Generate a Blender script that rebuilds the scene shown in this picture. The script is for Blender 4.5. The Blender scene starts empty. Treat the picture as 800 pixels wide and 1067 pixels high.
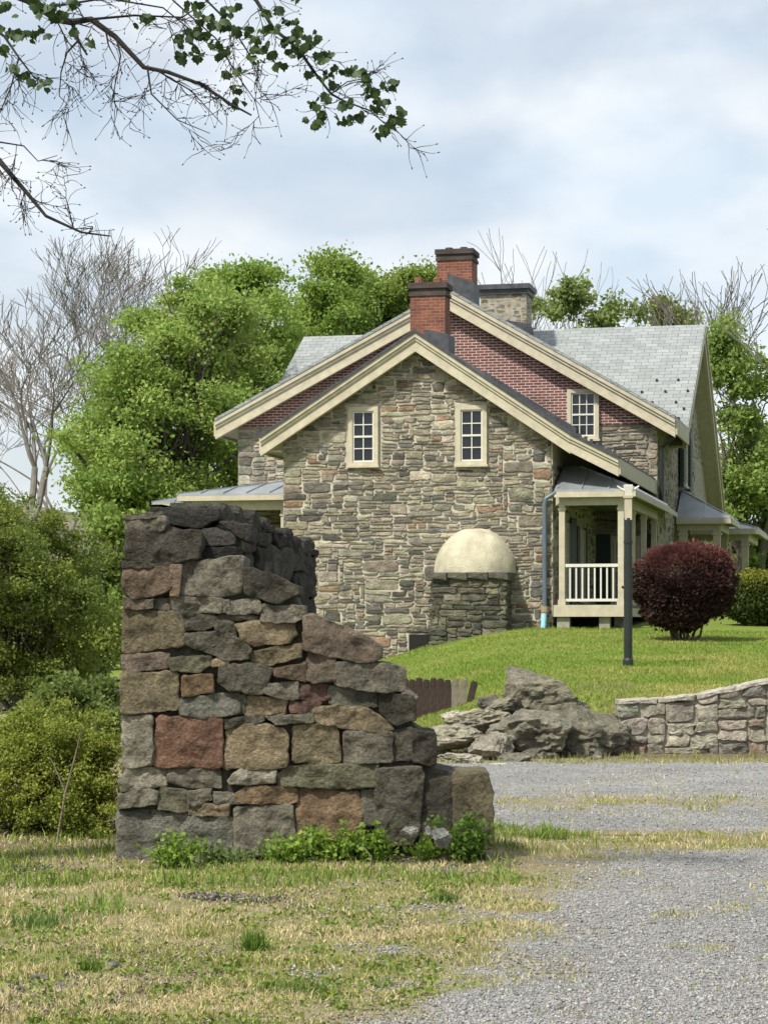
import bpy, math, random
import numpy as np
from mathutils import Vector, noise

R = math.radians
random.seed(7)
rng = np.random.default_rng(7)
scene = bpy.context.scene
COL = scene.collection
F = 77 / 36 * 1067            # focal length in photo pixels
CAMZ = 1.6
HZ = 650.0                    # pixel row of the horizon


def W(px, py, Y):
    """a pixel of the photo at depth Y -> world point"""
    return ((px - 400) / F * Y, Y, CAMZ + (HZ - py) / F * Y)


# ------------------------------------------------------------------ camera, sky, sun
cam = bpy.data.cameras.new('camera')
camo = bpy.data.objects.new('camera', cam)
COL.objects.link(camo)
camo.location = (0, 0, CAMZ)
camo.rotation_euler = (R(90), 0, 0)
cam.lens = 77
cam.sensor_width = 36
cam.shift_y = (HZ - 533.5) / 1067
cam.clip_end = 3000
scene.camera = camo

SUN_EL, SUN_AZ = R(52), R(222)      # azimuth clockwise from +Y (north): behind the camera, to the left
sun = bpy.data.lights.new('sun', 'SUN')
sun.energy = 4.6
sun.angle = R(4)
sun.color = (1.0, .95, .86)
suno = bpy.data.objects.new('sun', sun)
COL.objects.link(suno)
to_sun = Vector((math.sin(SUN_AZ) * math.cos(SUN_EL), math.cos(SUN_AZ) * math.cos(SUN_EL), math.sin(SUN_EL)))
suno.rotation_euler = to_sun.to_track_quat('Z', 'Y').to_euler()
suno.location = (-20, -20, 40)

wd = bpy.data.worlds.new('World')
scene.world = wd
wd.use_nodes = True
nt = wd.node_tree
nt.nodes.clear()
wo = nt.nodes.new('ShaderNodeOutputWorld')
bg = nt.nodes.new('ShaderNodeBackground')
bg.inputs['Strength'].default_value = 0.1
sky = nt.nodes.new('ShaderNodeTexSky')
sky.sky_type = 'NISHITA'
sky.sun_disc = False
sky.sun_elevation = SUN_EL
sky.sun_rotation = SUN_AZ
sky.air_density = 1.0
sky.dust_density = 1.5
tc = nt.nodes.new('ShaderNodeTexCoord')
mp = nt.nodes.new('ShaderNodeMapping')
mp.inputs['Location'].default_value = (3.1, 0.4, 1.7)
mp.inputs['Scale'].default_value = (1.0, 1.0, 1.9)
n1 = nt.nodes.new('ShaderNodeTexNoise')
n1.inputs['Scale'].default_value = 7.5
n1.inputs['Detail'].default_value = 7
n1.inputs['Roughness'].default_value = .47
n1.inputs['Distortion'].default_value = .3
cr = nt.nodes.new('ShaderNodeValToRGB')
cr.color_ramp.elements[0].position = .36
cr.color_ramp.elements[0].color = (.62, .62, .62, 1)
cr.color_ramp.elements[1].position = .54
n2 = nt.nodes.new('ShaderNodeTexNoise')
n2.inputs['Scale'].default_value = 9.5
n2.inputs['Detail'].default_value = 5
cc = nt.nodes.new('ShaderNodeValToRGB')
cc.color_ramp.elements[0].position = .36
cc.color_ramp.elements[0].color = (6.0, 6.9, 7.8, 1)
cc.color_ramp.elements[1].position = .62
cc.color_ramp.elements[1].color = (7.7, 8.05, 8.35, 1)
mx = nt.nodes.new('ShaderNodeMix')
mx.data_type = 'RGBA'
L = nt.links.new
L(tc.outputs['Generated'], mp.inputs['Vector'])
L(mp.outputs[0], n1.inputs['Vector'])
L(mp.outputs[0], n2.inputs['Vector'])
L(n1.outputs['Fac'], cr.inputs[0])
L(n2.outputs['Fac'], cc.inputs[0])
L(cr.outputs[0], mx.inputs[0])
L(sky.outputs[0], mx.inputs[6])
L(cc.outputs[0], mx.inputs[7])
L(mx.outputs[2], bg.inputs['Color'])
L(bg.outputs[0], wo.inputs['Surface'])

vs = scene.view_settings
vs.view_transform = 'Standard'
vs.look = 'None'
vs.exposure = 0.32
vs.gamma = 1.0
vs.use_curve_mapping = False
scene.cycles.max_bounces = 6
scene.cycles.transparent_max_bounces = 6


# ------------------------------------------------------------------ materials
def mat(name, build):
    m = bpy.data.materials.new(name)
    m.use_nodes = True
    t = m.node_tree
    b = t.nodes['Principled BSDF']
    build(t, b)
    return m


def N(t, kind, **kw):
    n = t.nodes.new(kind)
    for k, v in kw.items():
        n.inputs[k.replace('_', ' ')].default_value = v
    return n


def rgb(c):
    return (c[0], c[1], c[2], 1)


def add_bump(t, b, scale, strength, dist=.02, detail=6, vec='Object'):
    c = N(t, 'ShaderNodeTexCoord')
    n = N(t, 'ShaderNodeTexNoise', Scale=scale, Detail=detail)
    n.inputs['Roughness'].default_value = .65
    t.links.new(c.outputs[vec], n.inputs['Vector'])
    u = N(t, 'ShaderNodeBump', Strength=strength, Distance=dist)
    t.links.new(n.outputs['Fac'], u.inputs['Height'])
    t.links.new(u.outputs[0], b.inputs['Normal'])
    return c, n


def noisy(t, b, color_socket, scale, lo, hi, detail=8, extra=None):
    """multiply a colour by a noise between lo and hi"""
    c = N(t, 'ShaderNodeTexCoord')
    n = N(t, 'ShaderNodeTexNoise', Scale=scale, Detail=detail)
    n.inputs['Roughness'].default_value = .6
    t.links.new(c.outputs['Object'], n.inputs['Vector'])
    mr = N(t, 'ShaderNodeMapRange')
    mr.inputs[1].default_value = .3
    mr.inputs[2].default_value = .7
    mr.inputs[3].default_value = lo
    mr.inputs[4].default_value = hi
    t.links.new(n.outputs['Fac'], mr.inputs[0])
    m = N(t, 'ShaderNodeMix')
    m.data_type = 'RGBA'
    m.blend_type = 'MULTIPLY'
    m.inputs[0].default_value = 1
    t.links.new(color_socket, m.inputs[6])
    t.links.new(mr.outputs[0], m.inputs[7])
    return m.outputs[2]


def stone_mat(name, spots=True, scale=9, bscale=30, bstr=.8, bdist=.03, spot=(.19, .17, .115)):
    def f(t, b):
        a = N(t, 'ShaderNodeAttribute')
        a.attribute_name = 'Col'
        s = noisy(t, b, a.outputs['Color'], scale, *((.5, 1.55) if spots else (.65, 1.4)))
        s = noisy(t, b, s, scale * 6, .65, 1.38)
        if spots:      # pale and ochre lichen / weathering patches
            c = N(t, 'ShaderNodeTexCoord')
            n = N(t, 'ShaderNodeTexNoise', Scale=scale * .55, Detail=9)
            n.inputs['Roughness'].default_value = .7
            t.links.new(c.outputs['Object'], n.inputs['Vector'])
            r = N(t, 'ShaderNodeValToRGB')
            r.color_ramp.elements[0].position = .56
            r.color_ramp.elements[0].color = (0, 0, 0, 1)
            r.color_ramp.elements[1].position = .70
            r.color_ramp.elements[1].color = (.55, .55, .55, 1)
            t.links.new(n.outputs['Fac'], r.inputs[0])
            m = N(t, 'ShaderNodeMix')
            m.data_type = 'RGBA'
            m.inputs[7].default_value = rgb(spot)
            t.links.new(r.outputs[0], m.inputs[0])
            t.links.new(s, m.inputs[6])
            s = m.outputs[2]
        t.links.new(s, b.inputs['Base Color'])
        b.inputs['Roughness'].default_value = .88
        b.inputs['Specular IOR Level'].default_value = .25
        add_bump(t, b, bscale, bstr, bdist, 8)
    return mat(name, f)


def plain(name, color, rough=.6, metal=0.0, var=(.85, 1.15), scale=4, bump=None, spec=.4):
    def f(t, b):
        c = N(t, 'ShaderNodeRGB')
        c.outputs[0].default_value = rgb(color)
        t.links.new(noisy(t, b, c.outputs[0], scale, *var), b.inputs['Base Color'])
        b.inputs['Roughness'].default_value = rough
        b.inputs['Metallic'].default_value = metal
        b.inputs['Specular IOR Level'].default_value = spec
        if bump:
            add_bump(t, b, *bump)
    return mat(name, f)


def brick_mat(name, c1, c2, mortar, bw, bh, ms, rough=.85, bias=0, var=(.8, 1.2), squash=1, bump=.6, offs=.5):
    def f(t, b):
        u = N(t, 'ShaderNodeUVMap')
        n0 = N(t, 'ShaderNodeTexNoise', Scale=3.0)
        t.links.new(u.outputs[0], n0.inputs['Vector'])
        va = N(t, 'ShaderNodeVectorMath')
        va.operation = 'SCALE'
        va.inputs[3].default_value = .012
        t.links.new(n0.outputs['Color'], va.inputs[0])
        vb = N(t, 'ShaderNodeVectorMath')
        t.links.new(u.outputs[0], vb.inputs[0])
        t.links.new(va.outputs[0], vb.inputs[1])
        k = N(t, 'ShaderNodeTexBrick', Color1=rgb(c1), Color2=rgb(c2), Mortar=rgb(mortar), Scale=1.0,
              Mortar_Size=ms, Mortar_Smooth=.15, Bias=bias, Brick_Width=bw, Row_Height=bh)
        k.offset = offs
        t.links.new(vb.outputs[0], k.inputs['Vector'])
        s = noisy(t, b, k.outputs['Color'], 1.6, *var)
        s = noisy(t, b, s, 25, .8, 1.2)
        t.links.new(s, b.inputs['Base Color'])
        b.inputs['Roughness'].default_value = rough
        b.inputs['Specular IOR Level'].default_value = .3
        inv = N(t, 'ShaderNodeMath')
        inv.operation = 'SUBTRACT'
        inv.inputs[0].default_value = 1
        t.links.new(k.outputs['Fac'], inv.inputs[1])
        bp = N(t, 'ShaderNodeBump', Strength=bump, Distance=.012)
        t.links.new(inv.outputs[0], bp.inputs['Height'])
        t.links.new(bp.outputs[0], b.inputs['Normal'])
    return mat(name, f)


def leaf_mat(name, trans=.35, rough=.55):
    def f(t, b):
        a = N(t, 'ShaderNodeAttribute')
        a.attribute_name = 'Col'
        t.links.new(a.outputs['Color'], b.inputs['Base Color'])
        b.inputs['Roughness'].default_value = rough
        b.inputs['Specular IOR Level'].default_value = .3
        tr = N(t, 'ShaderNodeBsdfTranslucent')
        t.links.new(a.outputs['Color'], tr.inputs['Color'])
        m = N(t, 'ShaderNodeMixShader')
        m.inputs[0].default_value = trans
        t.links.new(b.outputs[0], m.inputs[1])
        t.links.new(tr.outputs[0], m.inputs[2])
        t.links.new(m.outputs[0], t.nodes['Material Output'].inputs['Surface'])
    return mat(name, f)


M = {}
M['ruin'] = stone_mat('ruin_stone', True, 7, 42, 1.0, .045)
M['wall'] = stone_mat('house_stone', False, 5, 22, .8, .03)
M['rock'] = stone_mat('ledge_rock', True, 4, 18, 1.0, .07, (.125, .125, .062))
M['core'] = plain('earth_core', (.074, .065, .050), .95, var=(.5, 1.5), scale=14, bump=(30, 1, .03))
M['mortar'] = plain('lime_mortar', (.47, .43, .35), .95, var=(.7, 1.2), scale=6, bump=(40, .7, .02))
M['mortar2'] = plain('grey_mortar', (.33, .305, .245), .95, var=(.6, 1.2), scale=6, bump=(40, .7, .02))
M['mortar3'] = plain('stained_mortar', (.15, .14, .105), .95, var=(.5, 1.6), scale=5, bump=(40, .7, .02))
M['brick'] = brick_mat('painted_brick', (.20, .062, .050), (.125, .042, .038), (.47, .435, .395), .215, .072, .009, var=(.75, 1.25))
M['chim'] = brick_mat('chimney_brick', (.25, .085, .050), (.15, .052, .036), (.24, .19, .15), .21, .072, .006, var=(.6, 1.25))
M['soot'] = brick_mat('sooty_brick', (.075, .055, .045), (.05, .042, .038), (.07, .06, .055), .21, .072, .006, var=(.6, 1.3))
M['slate'] = brick_mat('roof_slate', (.29, .305, .30), (.225, .24, .235), (.10, .105, .105), .36, .215, .006, rough=.6, var=(.88, 1.1), bump=.8)
M['cream'] = plain('cream_paint', (.50, .45, .33), .55, var=(.78, 1.06), scale=5)
M['white'] = plain('white_paint', (.62, .60, .53), .5, var=(.92, 1.04), scale=3)
M['glass'] = plain('window_glass', (.012, .014, .016), .08, spec=.6)
M['metal'] = plain('standing_seam', (.40, .43, .46), .42, .55, var=(.75, 1.15), scale=1.5)
M['flash'] = plain('lead_flashing', (.055, .058, .064), .55, .3, var=(.6, 1.5), scale=5)
M['dome'] = plain('oven_plaster', (.54, .495, .36), .85, var=(.68, 1.08), scale=3.2, bump=(26, .6, .05))
M['spout'] = plain('grey_downspout', (.12, .15, .18), .45, .2)
M['blue'] = plain('pale_blue_plastic', (.33, .62, .75), .4)
M['tan'] = plain('clay_collar', (.36, .25, .15), .8)
M['shut'] = plain('green_shutter', (.018, .035, .032), .5)
M['black'] = plain('black_iron', (.022, .026, .024), .45, .1)
M['dark'] = plain('shade_black', (.012, .011, .010), .9)  # black for panels that stand in for deep shade
M['porchfloor'] = plain('porch_boards', (.10, .095, .085), .7)  # darkened to cut bounce light so the porch interior looks shaded
M['soffit'] = plain('porch_ceiling', (.17, .19, .15), .7)  # darkened as well, deepening the shade under the porch roofs by colour
M['board'] = plain('brown_boards', (.040, .024, .019), .8, var=(.6, 1.4), scale=9, bump=(20, .5, .02))
M['oldwood'] = plain('weathered_board', (.20, .165, .13), .85, var=(.6, 1.3), scale=9, bump=(20, .5, .02))
M['bark'] = plain('bark', (.085, .07, .055), .9, var=(.6, 1.4), scale=6, bump=(14, 1, .04))
M['twig'] = plain('grey_twigs', (.145, .130, .115), .9, var=(.7, 1.3), scale=3)
M['darktwig'] = plain('dark_twigs', (.018, .015, .013), .9, var=(.7, 1.4), scale=5)
M['leaf'] = leaf_mat('leaf', .5)
M['leafmaple'] = leaf_mat('maple_leaf', .25)
M['blade'] = leaf_mat('grass_blade', .25, .6)
M['pebble'] = stone_mat('pebble', False, 30, 120, .5, .005)


def ground_mat():
    def f(t, b):
        c = N(t, 'ShaderNodeTexCoord')
        a = N(t, 'ShaderNodeAttribute')
        a.attribute_name = 'Col'
        sep = N(t, 'ShaderNodeSeparateColor')
        t.links.new(a.outputs['Color'], sep.inputs[0])

        def noise_(scale, detail=6, rough=.6):
            n = N(t, 'ShaderNodeTexNoise', Scale=scale, Detail=detail)
            n.inputs['Roughness'].default_value = rough
            t.links.new(c.outputs['Object'], n.inputs['Vector'])
            return n.outputs['Fac']

        def ramp(fac, p0, c0, p1, c1):
            r = N(t, 'ShaderNodeValToRGB')
            r.color_ramp.elements[0].position = p0
            r.color_ramp.elements[0].color = rgb(c0)
            r.color_ramp.elements[1].position = p1
            r.color_ramp.elements[1].color = rgb(c1)
            t.links.new(fac, r.inputs[0])
            return r

        def mix(fac, x, y):
            m = N(t, 'ShaderNodeMix')
            m.data_type = 'RGBA'
            t.links.new(fac, m.inputs[0])
            t.links.new(x, m.inputs[6])
            t.links.new(y, m.inputs[7])
            return m.outputs[2]
        # gravel: stone-sized cells of different grey
        v = N(t, 'ShaderNodeTexVoronoi', Scale=48.0)
        t.links.new(c.outputs['Object'], v.inputs['Vector'])
        vb = N(t, 'ShaderNodeSeparateColor')
        t.links.new(v.outputs['Color'], vb.inputs[0])
        g = ramp(vb.outputs[0], 0, (.16, .157, .148), 1, (.31, .304, .288))
        gd = noisy(t, b, g.outputs[0], .9, .75, 1.2)
        # grass ground: straw, soil and green
        s1 = ramp(noise_(1.7), .38, (.29, .24, .135), .62, (.17, .175, .06))
        s2 = ramp(noise_(22, 8, .75), .38, (.06, .05, .03), .62, (.34, .29, .18))
        s3 = N(t, 'ShaderNodeMix')
        s3.data_type = 'RGBA'
        s3.inputs[0].default_value = .5
        t.links.new(s1.outputs[0], s3.inputs[6])
        t.links.new(s2.outputs[0], s3.inputs[7])
        lawn = ramp(noise_(5), .35, (.12, .17, .03), .65, (.19, .24, .045))
        base = mix(sep.outputs[1], s3.outputs[2], lawn.outputs[0])
        dirt = ramp(noise_(14, 8, .8), .35, (.055, .04, .03), .65, (.22, .17, .12))
        base = mix(sep.outputs[2], base, dirt.outputs[0])
        # blend with ragged border
        ad = N(t, 'ShaderNodeMath')
        ad.operation = 'ADD'
        t.links.new(sep.outputs[0], ad.inputs[0])
        sc = N(t, 'ShaderNodeMath')
        sc.operation = 'MULTIPLY_ADD'
        sc.inputs[1].default_value = 1.2
        sc.inputs[2].default_value = -.6
        t.links.new(noise_(3.2, 9, .72), sc.inputs[0])
        t.links.new(sc.outputs[0], ad.inputs[1])
        fr = ramp(ad.outputs[0], .36, (0, 0, 0), .64, (1, 1, 1))
        t.links.new(mix(fr.outputs[0], base, gd), b.inputs['Base Color'])
        b.inputs['Roughness'].default_value = .95
        b.inputs['Specular IOR Level'].default_value = .15
        bp = N(t, 'ShaderNodeBump', Strength=.7, Distance=.02)
        t.links.new(noise_(60, 4), bp.inputs['Height'])
        t.links.new(bp.outputs[0], b.inputs['Normal'])
    return mat('ground_cover', f)


M['ground'] = ground_mat()
M['hill'] = plain('wooded_hill', (.135, .115, .085), .95, var=(.6, 1.4), scale=.12)


# ------------------------------------------------------------------ mesh helpers
def setp(o, label=None, cat=None, group=None, kind=None):
    for k, v in (('label', label), ('category', cat), ('group', group), ('kind', kind)):
        if v:
            o[k] = v
    return o


def link(name, me, parent=None):
    o = bpy.data.objects.new(name, me)
    COL.objects.link(o)
    if parent:
        o.parent = parent
    return o


def empty(name, loc=(0, 0, 0), rz=0):
    o = bpy.data.objects.new(name, None)
    o.empty_display_size = .3
    o.location = loc
    o.rotation_euler = (0, 0, rz)
    COL.objects.link(o)
    return o


def np_mesh(name, V, Fa, m, cols=None, smooth=False):
    """V (n,3); Fa (k,c) constant face size; cols (n,3)"""
    me = bpy.data.meshes.new(name)
    V = np.asarray(V, dtype=np.float32)
    Fa = np.asarray(Fa, dtype=np.int32)
    k, c = Fa.shape
    me.vertices.add(len(V))
    me.vertices.foreach_set('co', V.ravel())
    me.loops.add(k * c)
    me.loops.foreach_set('vertex_index', Fa.ravel())
    me.polygons.add(k)
    me.polygons.foreach_set('loop_start', np.arange(0, k * c, c, dtype=np.int32))
    me.polygons.foreach_set('loop_total', np.full(k, c, dtype=np.int32))
    if smooth:
        me.polygons.foreach_set('use_smooth', np.ones(k, dtype=bool))
    me.update(calc_edges=True)
    if cols is not None:
        at = me.color_attributes.new('Col', 'FLOAT_COLOR', 'POINT')
        cc_ = np.ones((len(V), 4), dtype=np.float32)
        cc_[:, :3] = cols
        at.data.foreach_set('color', cc_.ravel())
    me.materials.append(m)
    return me


class MB:
    def __init__(s):
        s.v, s.f, s.c = [], [], []

    def add(s, vs_, fs, col=(1, 1, 1)):
        o = len(s.v)
        s.v += [tuple(p) for p in vs_]
        s.f += [tuple(i + o for i in f) for f in fs]
        s.c += [col] * len(vs_)

    def box(s, x0, x1, y0, y1, z0, z1, col=(1, 1, 1)):
        s.add([(x0, y0, z0), (x1, y0, z0), (x1, y1, z0), (x0, y1, z0), (x0, y0, z1), (x1, y0, z1), (x1, y1, z1), (x0, y1, z1)],
              [(0, 3, 2, 1), (4, 5, 6, 7), (0, 1, 5, 4), (1, 2, 6, 5), (2, 3, 7, 6), (3, 0, 4, 7)], col)

    def hexa(s, a, b, col=(1, 1, 1)):
        """two quads a (4 pts) and b (4 pts) joined into a solid"""
        s.add(list(a) + list(b), [(3, 2, 1, 0), (4, 5, 6, 7), (0, 1, 5, 4), (1, 2, 6, 5), (2, 3, 7, 6), (3, 0, 4, 7)], col)

    def prism_y(s, poly, y0, y1, col=(1, 1, 1)):
        n = len(poly)
        a = [(p[0], y0, p[1]) for p in poly] + [(p[0], y1, p[1]) for p in poly]
        f = [tuple(range(n)), tuple(range(2 * n - 1, n - 1, -1))]
        f += [(j, i, i + n, j + n) for i, j in ((i, (i + 1) % n) for i in range(n))]
        s.add(a, f, col)

    def prism_x(s, poly, x0, x1, col=(1, 1, 1)):
        n = len(poly)
        a = [(x0, p[0], p[1]) for p in poly] + [(x1, p[0], p[1]) for p in poly]
        f = [tuple(range(n - 1, -1, -1)), tuple(range(n, 2 * n))]
        f += [(i, j, j + n, i + n) for i, j in ((i, (i + 1) % n) for i in range(n))]
        s.add(a, f, col)

    def tube(s, pts, rad, sides=8, col=(1, 1, 1), cap=True):
        pts = [Vector(p) for p in pts]
        if not hasattr(rad, '__len__'):
            rad = [rad] * len(pts)
        o = len(s.v)
        up = Vector((0, 0, 1))
        d0 = (pts[-1] - pts[0]).normalized()
        if abs(d0.z) > .9:
            up = Vector((1, 0, 0))
        vv, ff = [], []
        for i, p in enumerate(pts):
            d = (pts[min(i + 1, len(pts) - 1)] - pts[max(i - 1, 0)]).normalized()
            a = d.cross(up).normalized()
            b = d.cross(a)
            for k in range(sides):
                t = 2 * math.pi * k / sides
                vv.append(p + (a * math.cos(t) + b * math.sin(t)) * rad[i])
        for i in range(len(pts) - 1):
            for k in range(sides):
                k2 = (k + 1) % sides
                ff.append((i * sides + k, (i + 1) * sides + k, (i + 1) * sides + k2, i * sides + k2))
        if cap:
            ff.append(tuple(range(sides)))
            ff.append(tuple((len(pts) - 1) * sides + k for k in range(sides - 1, -1, -1)))
        s.add(vv, ff, col)

    def build(s, name, m, parent=None, smooth=False, uv=False):
        me = bpy.data.meshes.new(name)
        me.from_pydata([tuple(p) for p in s.v], [], s.f)
        me.update()
        at = me.color_attributes.new('Col', 'FLOAT_COLOR', 'POINT')
        a = np.ones((len(s.v), 4), dtype=np.float32)
        if s.c:
            a[:, :3] = np.array(s.c, dtype=np.float32)
        at.data.foreach_set('color', a.ravel())
        if smooth:
            me.polygons.foreach_set('use_smooth', np.ones(len(s.f), dtype=bool))
        if uv:
            ul = me.uv_layers.new(name='UVMap')
            for p in me.polygons:
                n = p.normal
                t = Vector((0, 0, 1)).cross(n)
                if t.length < .05:
                    t = Vector((1, 0, 0))
                t.normalize()
                b = n.cross(t)
                for li in p.loop_indices:
                    co = me.vertices[me.loops[li].vertex_index].co
                    ul.data[li].uv = (co.dot(t), co.dot(b))
        me.materials.append(m)
        return link(name, me, parent)


def part(name, fn, m, parent, smooth=False, uv=False):
    b = MB()
    fn(b)
    return b.build(name, m, parent, smooth, uv)


def fbm(x, y, z, oct_=4):
    return noise.fractal(Vector((x, y, z)), 1.0, 2.1, oct_, noise_basis='PERLIN_ORIGINAL')


# ---- stones laid in a wall
def chaikin(poly, r=.22):
    out = []
    n = len(poly)
    for i in range(n):
        a, b = poly[i], poly[(i + 1) % n]
        out.append((a[0] + (b[0] - a[0]) * r, a[1] + (b[1] - a[1]) * r))
        out.append((a[0] + (b[0] - a[0]) * (1 - r), a[1] + (b[1] - a[1]) * (1 - r)))
    return out


def resample(poly, step):
    out = []
    n = len(poly)
    for i in range(n):
        a, b = poly[i], poly[(i + 1) % n]
        k = max(1, int(round(math.hypot(b[0] - a[0], b[1] - a[1]) / step)))
        for j in range(k):
            out.append((a[0] + (b[0] - a[0]) * j / k, a[1] + (b[1] - a[1]) * j / k))
    return out


def clip(poly, region):
    """Sutherland-Hodgman, region convex and counter-clockwise"""
    out = poly
    for i in range(len(region)):
        a, b = region[i], region[(i + 1) % len(region)]
        ins, out = out, []
        if not ins:
            return []

        def side(p):
            return (b[0] - a[0]) * (p[1] - a[1]) - (b[1] - a[1]) * (p[0] - a[0])
        for j in range(len(ins)):
            p, q = ins[j], ins[(j + 1) % len(ins)]
            sp, sq = side(p), side(q)
            if sp >= 0:
                out.append(p)
            if sp * sq < 0:
                t = sp / (sp - sq)
                out.append((p[0] + (q[0] - p[0]) * t, p[1] + (q[1] - p[1]) * t))
    return out


def area2(poly):
    return sum(poly[i][0] * poly[(i + 1) % len(poly)][1] - poly[(i + 1) % len(poly)][0] * poly[i][1] for i in range(len(poly)))


def stone(mb, poly, frame, depth, r, amp, seed, step, rings, col, freq=5.0, jit=0.0, backscale=1.0, tilt=(0, 0)):
    """one stone: outline poly (a,b) on the plane frame=(origin, A, B, n), n pointing out of the wall"""
    if area2(poly) < 0:
        poly = poly[::-1]
    o, A, B, n = frame
    P = resample(poly, step)
    k = len(P)
    if k < 4:
        return
    cx = sum(p[0] for p in P) / k
    cy = sum(p[1] for p in P) / k
    if jit:
        P = [(p[0] + jit * fbm(p[0] * 14 + seed, p[1] * 14, seed * .37, 2), p[1] + jit * fbm(p[0] * 14, p[1] * 14 + seed, 5 + seed * .11, 2)) for p in P]
    vv, ff = [], []
    rows = [(backscale, -depth, 0)] + [(t, h, 1) for t, h in rings]
    for ri, (t, h, nz) in enumerate(rows):
        for p in P:
            a, b = cx + (p[0] - cx) * t, cy + (p[1] - cy) * t
            d = h * r if nz else h
            if nz:
                d += amp * (fbm(a * freq + seed * 3.1, b * freq, seed) * (1 if t < .97 else .5))
                d += tilt[0] * (a - cx) + tilt[1] * (b - cy)
            vv.append(o + A * a + B * b + n * d)
    for ri in range(len(rows) - 1):
        for i in range(k):
            j = (i + 1) % k
            ff.append((ri * k + i, ri * k + j, (ri + 1) * k + j, (ri + 1) * k + i))
    d = rings[-1][1] * r + amp * fbm(cx * freq + seed * 3.1, cy * freq, seed)
    vv.append(o + A * cx + B * cy + n * d)
    ci = len(vv) - 1
    base = (len(rows) - 1) * k
    for i in range(k):
        ff.append((base + i, base + (i + 1) % k, ci))
    mb.add(vv, ff, col)


COARSE = [(1.0, -.75), (.9, -.1), (.55, .15)]


def pick(pal, rnd):
    t = rnd.random() * sum(p[0] for p in pal)
    for w, c in pal:
        t -= w
        if t <= 0:
            break
    k = rnd.uniform(.75, 1.25)
    return tuple(x * k * rnd.uniform(.95, 1.05) for x in c)


HOUSE_PAL = [(4, (.225, .200, .152)), (3, (.175, .160, .128)), (3, (.265, .232, .172)), (1.8, (.095, .089, .075)),
             (.6, (.225, .155, .102)), (1.6, (.315, .285, .22)), (.4, (.135, .134, .122)), (.2, (.185, .12, .085))]


def rubble(mb, u0, u1, z0, z1, frame, region, holes, pal, seed, cell=(.055, .036), wr=(3, 13), hr=(2, 4), g=.014, depth=.06, r=.022, amp=.018, quoin=(False, False), zwarp=.055, step=.08):
    """random rubble: stones of many sizes fitted on a grid, clipped to a convex region"""
    rnd = random.Random(seed)
    nu, nz = int(round((u1 - u0) / cell[0])), int(round((z1 - z0) / cell[1]))
    occ = np.zeros((nz, nu), dtype=bool)
    for (a0, a1, b0, b1) in holes:
        occ[max(0, int((b0 - z0) / cell[1])):max(0, int(math.ceil((b1 - z0) / cell[1]))), max(0, int((a0 - u0) / cell[0])):max(0, int(math.ceil((a1 - u0) / cell[0])))] = True
    sid = seed * 1000
    tops = np.zeros(nu, int)
    for j in range(nz):
        for i in range(nu):
            if occ[j, i]:
                continue
            run = 0
            while i + run < nu and not occ[j, i + run] and run < wr[1] + 2:
                run += 1
            q = (quoin[0] and i == 0) or (quoin[1] and i + run >= nu and run <= 9)
            w = min(run, int(rnd.triangular(wr[0], wr[1], (wr[0] + wr[1]) * .42)))
            bigst = cell[0] < .06 and rnd.random() < .05
            if bigst:
                w = min(run, rnd.randint(8, 15))
            if q:
                w = min(run, rnd.randint(6, 12))
            if run - w < 2:
                w = run
            h = int(rnd.triangular(hr[0], hr[1] + 1, hr[0] + .9))
            if q or bigst:
                h = rnd.randint(4, 7)
            if i > 0 and tops[i - 1] > j and rnd.random() < .6:
                lt_ = int(tops[i - 1] - j)
                if 2 <= lt_ <= hr[1] and not (q or bigst):
                    h = lt_
            h = min(h, nz - j)
            for hh in range(h):
                if occ[j + hh, i:i + w].any():
                    h = hh
                    break
            occ[j:j + h, i:i + w] = True
            tops[i:i + w] = j + h
            a0, a1 = u0 + i * cell[0] + g, u0 + (i + w) * cell[0] - g
            b0, b1 = z0 + j * cell[1] + g * .8, z0 + (j + h) * cell[1] - g * .8
            if a1 - a0 < .03:
                continue
            jx = min(.045, (a1 - a0) * .2)
            jz = min(.03, (b1 - b0) * .27)

            def J(a, b):
                return (a + rnd.uniform(-jx, jx) * .8, b + rnd.uniform(-jz, jz) + zwarp * noise.noise(Vector((a * .9, b * 1.3, seed))))
            am = a0 + (a1 - a0) * rnd.uniform(.3, .7)
            am2 = a0 + (a1 - a0) * rnd.uniform(.3, .7)
            poly = [J(a0, b0), J(am, b0), J(a1, b0), J(a1, (b0 + b1) / 2), J(a1, b1), J(am2, b1), J(a0, b1), J(a0, (b0 + b1) / 2)]
            if region:
                poly = clip(poly, region)
                if len(poly) < 3 or abs(area2(poly)) < .004:
                    continue
            poly = chaikin(poly, .24)
            sid += 1
            stone(mb, poly, frame, depth, r, amp * rnd.uniform(.6, 1.5), sid * .173, step, COARSE, pick(pal, rnd), freq=6,
                  tilt=(rnd.uniform(-.05, .05), rnd.uniform(-.12, .12)))


# ------------------------------------------------------------------ terrain
def sst(a, b, x):
    t = np.clip((x - a) / (b - a), 0, 1)
    return t * t * (3 - 2 * t)


WALL_Y = 26.9


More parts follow.
